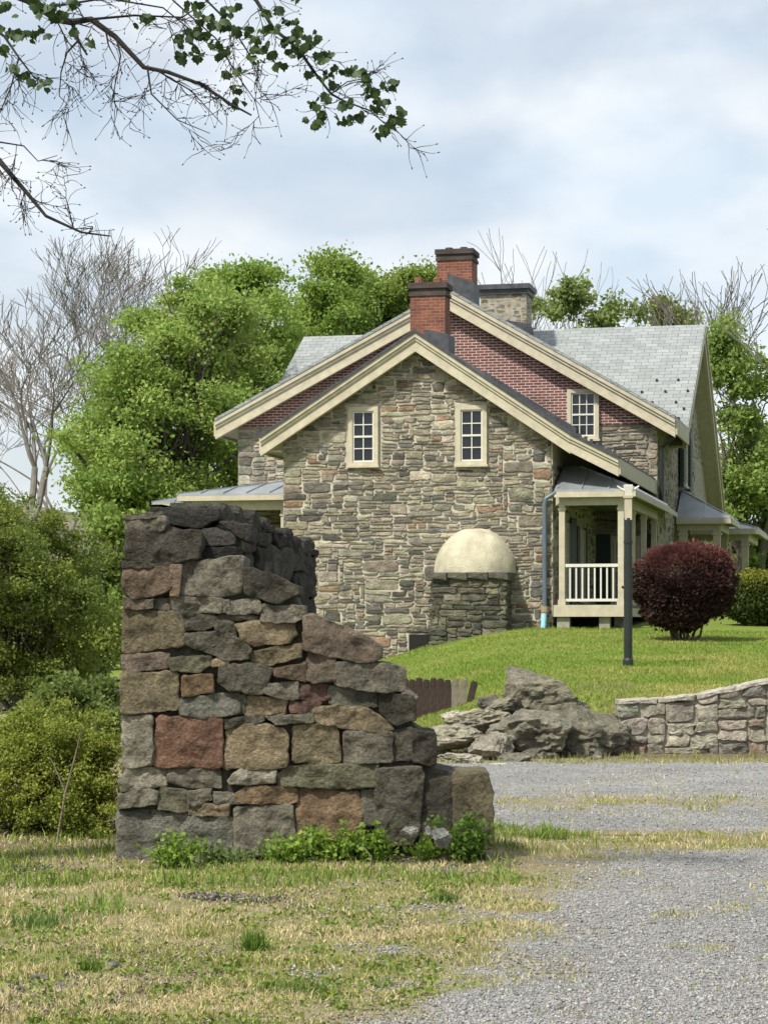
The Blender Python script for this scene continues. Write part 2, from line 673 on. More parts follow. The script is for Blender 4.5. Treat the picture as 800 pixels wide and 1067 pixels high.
def H(X, Y):
    X = np.asarray(X, dtype=float)
    Y = np.asarray(Y, dtype=float)
    zl = .38 * sst(29, 48, Y) - .5 * sst(-6, -14, X) * sst(30, 50, Y)
    yy = np.minimum(Y, 62)
    front = sst(WALL_Y + .12, WALL_Y + .55, Y)
    zr = (.58 + .042 * (yy - 27)) * front - .006 * np.clip(X - 4, 0, 20) * front
    lo = -.3 + (-2.3 + .3) * np.clip((Y - 30) / 19, 0, 1)
    wgt = sst(lo, 3.0 + .02 * (Y - 30), X)
    # the rock ledge: a slope instead of a step
    ledge = sst(26.2, 30.5, Y)
    led = sst(3.2, 2.6, X)
    zr = zr * (1 - led) + (.58 + .042 * (yy - 27)) * ledge * led
    z = zl * (1 - wgt) + zr * wgt
    return z


def Hs(x, y):
    return float(H(x, y))


def gravel(X, Y):
    """1 on the gravel drive, 0 on the grass"""
    e = np.interp(Y, [6, 8.7, 9.4, 11.8, 13.2, 14.6, 15.6], [-.5, -.05, .3, .85, 1.2, 1.5, 1.7])
    near = sst(-.75, .65, X - e) * (1 - sst(15.0, 15.9, Y))
    far = sst(16.6, 17.3, Y) * (1 - sst(24.6, 25.9, Y)) * sst(-.9, .9, X - .2)
    strip = np.exp(-((Y - 19.6) / .9) ** 2) * .62 * sst(7.5, 2.0, X)
    mid = sst(15.0, 15.8, Y) * (1 - sst(16.7, 17.4, Y)) * (.12 + .45 * sst(2.3, 4.5, X))
    return np.clip(near + far * (1 - strip) + mid, 0, 1)


xs = np.concatenate([[-700, -400, -200, -110, -60, -35, -22, -15], np.arange(-11, 14.01, .22), [16, 20, 28, 45, 80, 150, 300, 700]])
ys = np.concatenate([[-80, -30, -10, 0, 4], np.arange(6, 56, .22), [58, 62, 68, 78, 95, 130, 200, 350, 600, 900]])
GX, GY = np.meshgrid(xs, ys)
GZ = H(GX, GY)
gm = gravel(GX, GY)
lawnm = np.clip(sst(WALL_Y + .2, WALL_Y + 2.5, GY) * sst(-1, 1.0, GX) + sst(40, 55, GY) + .35 * sst(16, 24, GY) * sst(-2, -3, GX), 0, 1)
dirtm = np.clip(sst(25.6, 26.3, GY) * (1 - sst(27.6, 29.2, GY)) * .9 + .8 * np.exp(-((GX + 1.75) / .7) ** 2 - ((GY - 9.2) / .55) ** 2) + .5 * np.exp(-(GX / 1.6) ** 2 - ((GY - 14.6) / .4) ** 2)
                 + .7 * sst(-1.8, -2.6, GX) * sst(14.5, 15.5, GY) * (1 - sst(24, 28, GY)), 0, 1)
nx, ny = len(xs), len(ys)
idx = np.arange(nx * ny).reshape(ny, nx)
quads = np.stack([idx[:-1, :-1], idx[:-1, 1:], idx[1:, 1:], idx[1:, :-1]], -1).reshape(-1, 4)
VG = np.stack([GX, GY, GZ], -1).reshape(-1, 3)
CG = np.stack([gm, lawnm, dirtm], -1).reshape(-1, 3)
g = link('ground', np_mesh('ground', VG, quads, M['ground'], CG, True))
setp(g, kind='structure')
# gravel drive: the faces of the same grid that carry gravel, 6 mm higher
qm = gm.reshape(-1)[quads].max(1) > .12
used = np.unique(quads[qm])
remap = np.full(nx * ny, -1)
remap[used] = np.arange(len(used))
VD = VG[used].copy()
VD[:, 2] += .006
d = link('gravel_drive', np_mesh('gravel_drive', VD, remap[quads[qm]], M['ground'], CG[used], True))
setp(d, kind='structure')

# far hills
hb = MB()
hp = []
for i in range(61):
    x = -420 + 840 * i / 60
    top = 20 + 5 * fbm(x * .012, 3, 1) + 4 * fbm(x * .05, 1, 4) + (2 if x < -30 else -9)
    hp.append((x, top))
rows = [(330, -3, 0), (365, 0, .55), (400, 0, 1.0), (470, 0, .9), (600, -5, 0)]
vv = []
for (y, dz, k) in rows:
    for x, tp in hp:
        vv.append((x, y + 14 * fbm(x * .02, y, 2), dz + tp * k))
ff = []
for r_ in range(len(rows) - 1):
    for i in range(60):
        a = r_ * 61 + i
        ff.append((a, a + 1, a + 62, a + 61))
hb.add(vv, ff)
setp(hb.build('hills', M['hill'], None, True), kind='structure')

# ------------------------------------------------------------------ the stone house (local axes: x = u along the gable, y = v into the house)
TH = R(13)
house = empty('stone_house', (-2.319, 50.40, 0), -TH)
setp(house, 'old stone farmhouse with brick gable, slate roof, three chimneys and cream trim', 'house')
sH, cH = math.sin(TH), math.cos(TH)


def hw(u, v):
    return (-2.319 + u * cH + v * sH, 50.40 - u * sH + v * cH)


VX, VY, VZ = Vector((1, 0, 0)), Vector((0, 1, 0)), Vector((0, 0, 1))
ZERO = Vector((0, 0, 0))
WW = 6.24
AP = (3.18, 8.16)
# wing walls (mortar bodies) and stones
wing_poly = [(0, -.6), (WW, -.6), (WW, 5.76), (3.18, 7.86), (0, 5.80)]


def f(b):
    b.prism_y(wing_poly, .03, 7.5)


wing = part('wing_wall', f, M['mortar'], house)
wb = MB()
reg = [(0, -.6), (WW, -.6), (WW, 5.73), (3.18, 7.83), (0, 5.77)]
holes = [(1.52, 2.28, 5.17, 6.58), (4.04, 4.78, 5.17, 6.58), (2.95, 3.62, .6, 1.42)]
rubble(wb, 0, WW, -.3, 7.9, (ZERO, VX, VZ, -VY), reg, holes, HOUSE_PAL, 3, quoin=(True, True))
wb.build('stonework', M['wall'], wing)
wl = MB()
rubble(wl, 0, 7.5, -.4, 5.6, (Vector((0, 7.5, 0)), -VY, VZ, -VX), None, [], HOUSE_PAL, 4, cell=(.075, .06))
rubble(wl, 0, 7.5, .6, 5.2, (Vector((WW, 0, 0)), VY, VZ, VX), None, [(1.2, 2.2, 1.9, 4.0), (4.0, 5.0, 1.9, 4.1)], HOUSE_PAL, 5, cell=(.075, .06))
wl.build('stonework', M['wall'], wing)

# main block
MU0, MU1, MV = -3.35, 7.8, 7.5
MA = (2.43, 10.22)
ML, MR = (-3.87, 6.98), (8.29, 6.80)
main_poly = [(MU0, -.6), (MU1, -.6), (MU1, 6.78), (2.43, 9.92), (MU0, 6.98)]


def f(b):
    b.prism_y(main_poly, MV + .03, 16.5)
    b.prism_x([(10.9, -.6), (23.2, -.6), (23.2, 5.9), (16.5, 10.05), (10.9, 6.7)], MU0 + .02, MU1 - .001)


mainw = part('main_wall', f, M['mortar2'], house)


def f(b):
    zb = 6.84
    b.prism_y([(MU0 + .02, zb), (MU1 - .02, zb - .14), (MU1 - .02, 6.76), (2.43, 9.90), (MU0 + .02, 6.96)], MV - .012, MV + .06)


part('brick_gable', f, M['brick'], house, uv=True)
mb_ = MB()
rubble(mb_, MU0, 0, -.4, 6.85, (Vector((0, MV, 0)), VX, VZ, -VY), None, [], [(w, tuple(x * 1.15 for x in c)) for w, c in HOUSE_PAL], 6, quoin=(True, False))  # palette lightened: the sunlit look of this wall is in its colour
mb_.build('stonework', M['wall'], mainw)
mb_ = MB()
rubble(mb_, 6.1, MU1, 4.0, 6.70, (Vector((0, MV, 0)), VX, VZ, -VY), None, [(5.4, 6.36, 6.2, 7.7)], HOUSE_PAL, 7, quoin=(False, True))
rubble(mb_, 6.3, MU1, 1.0, 4.0, (Vector((0, MV, 0)), VX, VZ, -VY), None, [(6.6, 7.4, 1.9, 3.9)], HOUSE_PAL, 8, cell=(.075, .06))
mb_.build('stonework', M['wall'], mainw)
ms = MB()
rubble(ms, 7.5, 18.5, .9, 6.6, (Vector((MU1, 0, 0)), VY, VZ, VX), None, [(13.9, 15.1, 5.5, 7.1)], [(w, tuple(x * .9 for x in c)) for w, c in HOUSE_PAL], 9, cell=(.08, .06), wr=(3, 10), hr=(2, 5), quoin=(True, False))  # palette darkened to put the right wall's shade into the stones
rubble(ms, 11.2, 21.5, 6.6, 9.9, (Vector((MU1, 0, 0)), VY, VZ, VX), [(11.2, 6.6), (21.5, 6.6), (16.5, 9.8)], [(13.9, 15.1, 5.5, 7.1)], HOUSE_PAL, 10, cell=(.08, .06))
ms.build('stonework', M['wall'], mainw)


# rakes: stepped boards under the roof edge
def rake(b, p0, p1, v, s=1.0, vdir=-1):
    """p0 -> p1 is the upper edge in (u, z); boards step back downwards"""
    (ua, za), (ub, zb) = p0, p1
    for t0, t1, out in ((0.0, .10, .09), (.10, .17, .055), (.17, .36, .02), (.36, .42, .045)):
        q = lambda u, z, y: (u, y, z)
        y0, y1 = v + vdir * out * s, v + .10
        b.hexa([q(ua, za - t1 * s, y0), q(ub, zb - t1 * s, y0), q(ub, zb - t0 * s, y0), q(ua, za - t0 * s, y0)],
               [q(ua, za - t1 * s, y1), q(ub, zb - t1 * s, y1), q(ub, zb - t0 * s, y1), q(ua, za - t0 * s, y1)])


def slab(b, p0, p1, v0, v1, t=.07, lift=0.0):
    """roof slab between the eave point p0 and ridge point p1 (u, z), from v0 to v1"""
    (ua, za), (ub, zb) = p0, p1
    b.hexa([(ua, v0, za + lift), (ub, v0, zb + lift), (ub, v0, zb + t + lift), (ua, v0, za + t + lift)],
           [(ua, v1, za + lift), (ub, v1, zb + lift), (ub, v1, zb + t + lift), (ua, v1, za + t + lift)])


WLt, WRt, WX = (-.44, 5.86), (6.69, 5.79), (7.76, 5.24)


def f(b):
    rake(b, WLt, AP, -.30)
    rake(b, WRt, AP, -.302)
    rake(b, WX, WRt, -.304, .92)


part('rake_board', f, M['cream'], house)


def f(b):      # soffits and eave fascias of the wing
    for p0, p1 in ((WLt, AP), (AP, WRt), (WRt, WX)):
        b.hexa([(p0[0], -.2, p0[1] - .30), (p1[0], -.2, p1[1] - .30), (p1[0], -.2, p1[1] - .26), (p0[0], -.2, p0[1] - .26)],
               [(p0[0], 7.5, p0[1] - .30), (p1[0], 7.5, p1[1] - .30), (p1[0], 7.5, p1[1] - .26), (p0[0], 7.5, p0[1] - .26)])
    b.box(WLt[0] - .04, WLt[0], -.31, 7.49, WLt[1] - .36, WLt[1] - .005)
    b.box(WX[0], WX[0] + .04, -.31, 7.49, WX[1] - .34, WX[1] - .005)
    b.box(WLt[0], 0, -.19, -.02, 5.54, 5.58)


part('soffit', f, M['cream'], house)


def f(b):
    slab(b, WLt, AP, -.42, 7.5, .07)
    slab(b, AP, WRt, -.42, 7.5, .07)
    slab(b, WRt, WX, -.42, 7.5, .07)


wroof = part('wing_roof', f, M['flash'], house, uv=True)


sg = part('snow_guard', lambda b: b.box(-.035, .035, -.03, .03, 0, .075), M['flash'], wroof)
first = True
for k in range(26):
    t = .38 + .60 * k / 25
    if t < .78:
        u, z = AP[0] + (WRt[0] - AP[0]) * t / .78, AP[1] + (WRt[1] - AP[1]) * t / .78
    else:
        q = (t - .78) / .2
        u, z = WRt[0] + (WX[0] - WRt[0]) * q, WRt[1] + (WX[1] - WRt[1]) * q
    c = sg if first else sg.copy()
    if not first:
        COL.objects.link(c)
    first = False
    c.location = (u, .0, z + .07)
part('standing_seam', lambda b: b.hexa([(4.6, .55, 7.2), (WRt[0], .55, WRt[1] + .06), (WRt[0], .55, WRt[1] + .24), (4.6, .55, 7.36)], [(4.6, .60, 7.2), (WRt[0], .60, WRt[1] + .06), (WRt[0], .60, WRt[1] + .24), (4.6, .60, 7.36)]), M['flash'], wroof)



def f(b):
    rake(b, ML, MA, MV - .30, 1.12)
    rake(b, MR, MA, MV - .302, 1.12)


part('rake_board', f, M['cream'], house)


def f(b):
    for p0, p1 in ((ML, MA), (MA, MR)):
        b.hexa([(p0[0], MV - .2, p0[1] - .32), (p1[0], MV - .2, p1[1] - .32), (p1[0], MV - .2, p1[1] - .28), (p0[0], MV - .2, p0[1] - .28)],
               [(p0[0], 11, p0[1] - .32), (p1[0], 11, p1[1] - .32), (p1[0], 11, p1[1] - .28), (p0[0], 11, p0[1] - .28)])
    b.box(ML[0] - .05, ML[0], MV - .31, 11, ML[1] - .4, ML[1] - .005)
    b.box(MR[0], MR[0] + .05, MV - .31, 10.6, MR[1] - .4, MR[1] - .005)


part('soffit', f, M['cream'], house)

# roofs of the main block: gable roof running back into the cross roof
RV, RZ = 16.5, 10.36
CL, CR = -3.95, 8.30
EF, EFZ = 10.55, 6.72
EB, EBZ = 24.3, 5.30


def f(b):
    slab(b, ML, MA, MV - .42, 15.5, .08)
    slab(b, MA, MR, MV - .42, 11.2, .08)
    # the right slope ends in the valley with the cross roof
    b.hexa([(MA[0], 11.2, MA[1]), (MR[0], 11.2, MR[1]), (MR[0], 11.2, MR[1] + .08), (MA[0], 11.2, MA[1] + .08)],
           [(MA[0], 16.4, MA[1]), (MA[0] + .2, 16.4, MA[1] - .1), (MA[0] + .2, 16.4, MA[1] - .02), (MA[0], 16.4, MA[1] + .08)])
    t = .07
    for (va, za, vb_, zb) in ((EF, EFZ, RV, RZ), (RV, RZ, EB, EBZ)):
        b.hexa([(CL, va, za), (CR, va, za), (CR, vb_, zb), (CL, vb_, zb)], [(CL, va, za + t), (CR, va, za + t), (CR, vb_, zb + t), (CL, vb_, zb + t)])


mroof = part('main_roof', f, M['slate'], house, uv=True)


def f(b):   # rakes of the right cross gable (facing +u)
    for (va, za, vb_, zb) in ((EF, EFZ, RV, RZ), (EB, EBZ, RV, RZ)):
        for t0, t1, out in ((0, .16, .02), (.16, .42, -.03)):
            b.hexa([(CR - .14, va, za - t1), (CR + out, va, za - t1), (CR + out, va, za - t0 - .004), (CR - .14, va, za - t0 - .004)],
                   [(CR - .14, vb_, zb - t1), (CR + out, vb_, zb - t1), (CR + out, vb_, zb - t0 - .004), (CR - .14, vb_, zb - t0 - .004)])
        b.hexa([(MU1, va, za - .40), (CR - .13, va, za - .40), (CR - .13, va, za - .34), (MU1, va, za - .34)],
               [(MU1, vb_, zb - .40), (CR - .13, vb_, zb - .40), (CR - .13, vb_, zb - .34), (MU1, vb_, zb - .34)])
    b.box(MU1, CR - .15, EB - 1.2, EB, EBZ - .75, EBZ - .42)


part('rake_board', f, M['cream'], house)


sg = part('snow_guard', lambda b: b.box(-.03, .03, -.05, .04, 0, .06), M['black'], mroof)
first = True
for t, us in ((.45, (7.2, 7.8)), (.345, (6.85, 7.5, 8.12)), (.245, (7.2, 7.85)), (.185, (7.5, 8.1)), (.10, (8.0,))):
    for u in us:
        c = sg if first else sg.copy()
        if not first:
            COL.objects.link(c)
        first = False
        c.location = (u, EF + (RV - EF) * t, EFZ + (RZ - EFZ) * t + .07)



# chimneys
def chimney(name, u0, u1, v0, v1, z0, z1, mt, pots=None, cap='soot'):
    o = part(name, lambda b: b.box(u0, u1, v0, v1, z0, z1 - .30), mt, house, uv=True)

    def f(b):
        b.box(u0 - .03, u1 + .03, v0 - .03, v1 + .03, z1 - .30, z1 - .22)
        b.box(u0 - .005, u1 + .005, v0 - .005, v1 + .005, z1 - .22, z1 - .13)
        b.box(u0 - .05, u1 + .05, v0 - .05, v1 + .05, z1 - .13, z1)
    part('chimney_cap', f, M[cap], o, uv=True)
    for (a, b_) in pots or ():
        part('flue', lambda b: b.tube([(a, (v0 + v1) / 2, z1), (a, (v0 + v1) / 2, z1 + b_)], [.11, .10], 10), M['chim'] if b_ > .12 else M['soot'], o, uv=True)
    return o


c1 = chimney('chimney', 2.87, 3.68, .55, 1.15, 7.3, 9.42, M['chim'], [(3.02, .16), (3.45, .13)])
part('flashing', lambda b: b.hexa([(3.0, .50, 7.8), (3.78, .50, 7.8), (3.78, .50, 8.22), (3.25, .50, 8.34)], [(3.0, 1.2, 7.8), (3.78, 1.2, 7.8), (3.78, 1.2, 8.22), (3.25, 1.2, 8.34)]), M['flash'], c1)
c2 = chimney('chimney', 1.90, 2.84, 8.3, 9.1, 9.4, 11.52, M['chim'], [(2.15, .10), (2.55, .10)])
part('flashing', lambda b: b.hexa([(2.2, 8.25, 9.8), (2.89, 8.25, 9.8), (2.89, 8.25, 10.62), (2.2, 8.25, 10.88)], [(2.2, 9.15, 9.8), (2.89, 9.15, 9.8), (2.89, 9.15, 10.62), (2.2, 9.15, 10.88)]), M['flash'], c2)
c3 = part('chimney', lambda b: b.box(1.92, 3.28, 14.5, 15.5, 9.8, 11.22), M['mortar2'], house)
cb = MB()
pal3 = [(3, (.20, .165, .11)), (2, (.155, .14, .11)), (1, (.26, .22, .155))]
rubble(cb, 1.92, 3.28, 10.1, 11.2, (Vector((0, 14.5, 0)), VX, VZ, -VY), None, [], pal3, 31, step=.07)
rubble(cb, 14.5, 15.5, 10.1, 11.2, (Vector((3.28, 0, 0)), VY, VZ, VX), None, [], pal3, 32, step=.07)
cb.build('stonework', M['wall'], c3)


def f(b):
    b.box(1.86, 3.34, 14.42, 15.58, 11.22, 11.36)
    b.box(1.80, 3.40, 14.34, 15.66, 11.36, 11.50)
    b.box(2.5, 2.62, 14.7, 15.1, 11.50, 11.56)


part('chimney_cap', f, M['flash'], c3)
part('flashing', lambda b: b.hexa([(2.4, 14.44, 9.8), (3.32, 14.44, 9.8), (3.32, 14.44, 10.35), (2.4, 14.44, 10.5)], [(2.4, 15.56, 9.8), (3.32, 15.56, 9.8), (3.32, 15.56, 10.35), (2.4, 15.56, 10.5)]), M['flash'], c3)


# windows
def window(w, h, cols, rows, fr=.10):
    """frame mesh with origin bottom-left-front; children: sash, pane"""
    def f(b):
        b.box(0, fr, -.05, .08, 0, h)
        b.box(w - fr, w, -.05, .08, 0, h)
        b.box(fr, w - fr, -.048, .08, h - fr, h)
        b.box(fr, w - fr, -.048, .08, 0, fr * .8)
        b.box(-.03, w + .03, -.09, .08, -.05, -.001)
    o = part('window', f, M['cream'], house)

    def f(b):
        x0, x1, z0, z1 = fr + .001, w - fr - .001, fr * .8 + .001, h - fr - .001
        s = .035
        b.box(x0, x0 + s, -.015, .03, z0, z1)
        b.box(x1 - s, x1, -.015, .03, z0, z1)
        b.box(x0 + s, x1 - s, -.014, .03, z0, z0 + s)
        b.box(x0 + s, x1 - s, -.014, .03, z1 - s, z1)
        for i in range(1, cols):
            x = x0 + s + (x1 - x0 - 2 * s) * i / cols
            b.box(x - .011, x + .011, -.008, .02, z0 + s, z1 - s)
        for i in range(1, rows):
            z = z0 + s + (z1 - z0 - 2 * s) * i / rows
            t = .022 if i * 2 == rows else .011
            b.box(x0 + s, x1 - s, -.0095 if t < .02 else -.02, .019, z - t, z + t)
    part('sash', f, M['white'], o)
    part('pane', lambda b: b.box(fr + .002, w - fr - .002, .024, .06, fr * .8 + .002, h - fr - .002), M['glass'], o)
    return o


def copy_tree(o, parent):
    c = o.copy()
    COL.objects.link(c)
    c.parent = parent
    for ch in [x for x in bpy.data.objects if x.parent == o]:
        copy_tree(ch, c)
    return c


w1 = window(.70, 1.34, 2, 4)
w1.location = (1.55, -.005, 5.21)
w2 = copy_tree(w1, house)
w2.location = (4.06, -.005, 5.19)
w3 = window(.82, 1.30, 3, 4)
w3.location = (5.50, MV - .065, 6.34)
# windows in the shade of the side porch and on the right wall
for (v, z, ww, hh, cN, rN) in ((4.1, 2.15, .85, 1.75, 3, 4), (1.25, 2.05, .9, 1.9, 2, 5)):
    w4 = window(ww, hh, cN, rN)
    w4.rotation_euler = (0, 0, R(90))
    w4.location = (WW + .02, v, z)
for v in (3.62, 4.98, .86, 2.18):
    part('shutter', lambda b: b.box(WW + .03, WW + .07, v, v + .36, 2.1, 3.95), M['shut'], house)
part('door', lambda b: (b.box(WW + .03, WW + .06, 2.65, 3.5, 2.03, 4.1), b.box(WW + .055, WW + .075, 2.75, 3.05, 2.2, 2.9), b.box(WW + .055, WW + .075, 3.1, 3.4, 2.2, 2.9)), M['shut'], house)
for u in (6.24, 7.40):
    part('shutter', lambda b: b.box(u, u + .36, MV - .07, MV - .03, 2.1, 3.9), M['shut'], house)
w5 = window(.75, 1.75, 2, 4)
w5.location = (6.62, MV - .02, 2.1)
w6 = window(.8, 1.5, 2, 4)
w6.rotation_euler = (0, 0, R(90))
w6.location = (MU1 + .05, 13.9, 5.55)
w6.scale = (1.5, 1, 1.05)
for v in (13.15, 15.2):
    def f(b):
        b.box(MU1 + .06, MU1 + .16, v, v + .66, 5.45, 7.2)
        for k in range(14):
            b.box(MU1 + .16, MU1 + .175, v + .05, v + .61, 5.6 + k * .1, 5.66 + k * .1)
    part('shutter', f, M['shut'], house)
w7 = window(.8, 1.6, 2, 4)
w7.rotation_euler = (0, 0, R(90))
w7.location = (MU1 + .05, 10.0, 2.2)

# the low cellar opening at the foot of the gable
def f(b):
    b.box(2.96, 3.60, -.004, .05, .55, 1.36)  # flat black panel paints the darkness inside the hole


op = part('cellar_opening', f, M['dark'], house)
ob = MB()
rr = random.Random(5)
for k in range(5):
    a = 3.02 + .11 * k
    poly = chaikin([(a, .86), (a + .13, .86), (a + .12, .98 + rr.uniform(0, .08)), (a + .01, .96 + rr.uniform(0, .08))], .25)
    stone(ob, poly, (Vector((0, -.01, 0)), VX, VZ, -VY), .02, .03, .02, k + .3, .05, COARSE, ((.17, .05, .045), (.13, .10, .08))[k % 2])
ob.build('loose_rubble', M['wall'], op)
lb = MB()
stone(lb, chaikin([(2.86, 1.40), (3.68, 1.38), (3.70, 1.50), (2.88, 1.52)], .15), (ZERO, VX, VZ, -VY), .06, .05, .02, 9.1, .07, COARSE, (.085, .08, .07))
lb.build('lintel', M['wall'], op)

# bake oven: stained stone base and pale plaster half dome
ov = empty('bake_oven', (0, 0, 0))
ov.parent = house
BV = -.88
UA, UB = 3.60, 5.38


def f(b):
    b.hexa([(UA + .08, BV + .09, .3), (UB - .08, BV + .09, .3), (UB - .08, .03, .3), (UA + .08, .03, .3)],
           [(UA + .08, BV + .09, 2.66), (UB - .08, BV + .09, 2.66), (UB - .08, .03, 2.66), (UA + .08, .03, 2.66)])


ob = part('oven_base', f, M['mortar3'], ov)
sb = MB()
palo = [(3, (.092, .088, .062)), (2, (.062, .062, .048)), (2, (.125, .115, .083)), (1, (.16, .14, .10))]
rubble(sb, UA, UB, .6, 2.62, (Vector((0, BV + .05, 0)), VX, VZ, -VY), None, [], palo, 41, cell=(.08, .05), wr=(3, 10), hr=(2, 4), g=.010, r=.03, amp=.03)
rubble(sb, BV + .05, 0, .6, 2.62, (Vector((UB - .05, 0, 0)), VY, VZ, VX), None, [], palo, 42, cell=(.08, .05), g=.010)
rubble(sb, 0, -BV - .05, .6, 2.62, (Vector((UA + .05, 0, 0)), -VY, VZ, -VX), None, [], palo, 43, cell=(.08, .05), g=.010)
sb.build('stonework', M['wall'], ob)
sl = MB()
for k in range(4):
    a0, a1 = UA - .03 + k * .46, UA - .03 + (k + 1) * .46 - .015
    stone(sl, [(a0, 2.62), (a1, 2.56), (a1, 2.74), (a0, 2.745)], (Vector((0, BV - .03, 0)), VX, VZ, -VY), .9, .03, .025, k + 20.2, .06, COARSE, (.095, .09, .07))
sl.build('ledge_slab', M['wall'], ob)


def f(b):
    vv, ff = [], []
    n, m_ = 40, 16
    cu = (UA + UB) / 2
    for j in range(m_ + 1):
        ph = j / m_ * math.pi / 2
        for i in range(n):
            a = 2 * math.pi * i / n
            k = 1 + .03 * fbm(math.cos(a) * 2, math.sin(a) * 2, ph * 2, 3)
            r0 = math.cos(ph) ** .9 * k
            vv.append((cu + .93 * r0 * math.cos(a), -.03 + .86 * r0 * math.sin(a), 2.735 + 1.0 * math.sin(ph) ** .95 * k))
    for j in range(m_):
        for i in range(n):
            i2 = (i + 1) % n
            ff.append((j * n + i, j * n + i2, (j + 1) * n + i2, (j + 1) * n + i))
    b.add(vv, ff)


part('dome', f, M['dome'], ov, True)

# downspout
ds = empty('downspout')
ds.parent = house
part('pipe', lambda b: b.tube([(6.40, .05, 4.62), (6.32, -.1, 4.52), (6.12, -.11, 4.40), (6.08, -.11, 4.25), (6.08, -.11, 1.98)], .055, 10), M['spout'], ds)
part('collar', lambda b: b.tube([(6.08, -.11, 1.86), (6.08, -.11, 1.99)], .085, 10), M['tan'], ds)
part('outlet', lambda b: b.tube([(6.08, -.11, 1.9), (6.05, -.16, 1.40)], .062, 10), M['blue'], ds)


# right side porch
def metal_quad(b, p, t=.04):
    b.hexa([Vector(q) for q in p], [Vector(q) + Vector((0, 0, t)) for q in p])


def seam(b, a, c, h=.035):
    a, c = Vector(a), Vector(c)
    s = (c - a).cross(VZ).normalized() * .014
    b.hexa([a - s, a + s, a + s + VZ * h, a - s + VZ * h], [c - s, c + s, c + s + VZ * h, c - s + VZ * h])


def lerp(a, b, t):
    return tuple(x + (y - x) * t for x, y in zip(a, b))


def hip_porch(name, u0, u1, v0, v1, z, rise, run, open_side='r', ceiling=True):
    """porch roof with eaves at front (v0) and one side; returns the part"""
    p = empty(name)
    p.parent = house
    if open_side == 'r':
        A, B, Cc, D, E_ = (u0, v0, z), (u1, v0, z), (u1 - run, v0 + run, z + rise), (u0, v0 + run, z + rise), (u1, v1, z)
        G_ = (u1 - run, v1, z + rise)
        fr = [A, B, Cc, D]
        sd = [B, E_, G_, Cc]
        top = [D, Cc, G_, (u0, v1, z + rise)]
    else:
        A, B, Cc, D, E_ = (u0, v0, z), (u1, v0, z), (u1, v0 + run, z + rise), (u0 + run, v0 + run, z + rise), (u0, v1, z)
        G_ = (u0 + run, v1, z + rise)
        fr = [A, B, Cc, D]
        sd = [E_, A, D, G_]
        top = [D, Cc, (u1, v1, z + rise), G_]

    def f(b):
        metal_quad(b, fr)
        metal_quad(b, sd)
        n = max(2, int((u1 - u0) / .55))
        for k in range(1, n):
            u = u0 + (u1 - u0) * k / n
            if open_side == 'r':
                t = min(1, (u1 - u) / run) if run else 1
            else:
                t = min(1, (u - u0) / run) if run else 1
            seam(b, (u, v0, z + .04), (u, v0 + run * t, z + .04 + rise * t))
        n = max(2, int((v1 - v0) / .55))
        for k in range(1, n):
            v = v0 + (v1 - v0) * k / n
            t = min(1, (v - v0) / run)
            if open_side == 'r':
                seam(b, (u1, v, z + .04), (u1 - run * t, v, z + .04 + rise * t))
            else:
                seam(b, (u0, v, z + .04), (u0 + run * t, v, z + .04 + rise * t))
        seam(b, fr[1] if open_side == 'r' else fr[0], fr[2] if open_side == 'r' else fr[3], .07)
        metal_quad(b, top)
    part('porch_roof', f, M['metal'], p)

    def f(b):
        e = .06
        b.box(u0, u1, v0 - .02, v0 + .04, z - .13, z - .004)
        if open_side == 'r':
            b.box(u1 - .04, u1 + .02, v0 + .041, v1, z - .13, z - .004)
            b.box(u0, u1 - .30, v0 + .22, v0 + .36, z - .30, z - .08)
            b.box(u1 - .44, u1 - .30, v0 + .361, v1, z - .30, z - .08)
        else:
            b.box(u0 - .02, u0 + .04, v0 + .041, v1, z - .13, z - .004)
            b.box(u0 + .30, u1, v0 + .22, v0 + .36, z - .36, z - .08)
            b.box(u0 + .30, u0 + .44, v0 + .361, v1, z - .36, z - .08)
    part('fascia', f, M['cream'], p)
    if ceiling:
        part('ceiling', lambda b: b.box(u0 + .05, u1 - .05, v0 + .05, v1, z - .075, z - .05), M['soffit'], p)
    return p


pr = hip_porch('side_porch', 6.30, 8.12, -.12, 7.45, 4.55, .62, 1.45)
part('eave_extension', lambda b: b.hexa([(7.86, 7.46, 4.56), (8.12, 7.46, 4.42), (8.12, 7.46, 4.53), (7.86, 7.46, 4.72)], [(7.86, 9.6, 4.56), (8.12, 9.6, 4.42), (8.12, 9.6, 4.53), (7.86, 9.6, 4.72)]), M['cream'], pr)


def post_mesh(b):
    b.box(-.065, .065, -.065, .065, 0, 2.27)
    b.box(-.085, .085, -.085, .085, 2.12, 2.17)
    b.box(-.085, .085, -.085, .085, 0, .12)


post = part('post', post_mesh, M['cream'], pr)
PZ = 2.02
post.location = (6.44, .14, PZ)
for (u, v) in ((7.76, .14), (7.76, 2.3), (7.76, 4.7), (7.76, 7.1)):
    q = post.copy()
    COL.objects.link(q)
    q.location = (u, v, PZ)


def f(b):
    b.box(6.28, 7.90, -.02, 7.4, 1.96, 2.02)


part('floor', f, M['porchfloor'], pr)


def f(b):
    b.box(6.27, 7.92, -.06, -.021, 1.76, 2.02)
    b.box(7.88, 7.92, -.02, 7.4, 1.76, 1.955)


part('floor_skirt', f, M['cream'], pr)


for q_ in ((6.34, 6.62, .02, .3), (7.28, 7.52, .05, .3), (7.55, 7.85, .6, .9)):
    part('pier', lambda b: b.box(*q_, .9, 1.955), M['mortar2'], pr)
part('shade_panel', lambda b: b.box(6.3, 7.8, .7, .8, .8, 1.95), M['dark'], pr)  # black sheet standing in for the shade beneath the floor
rl = empty('railing')
rl.parent = pr


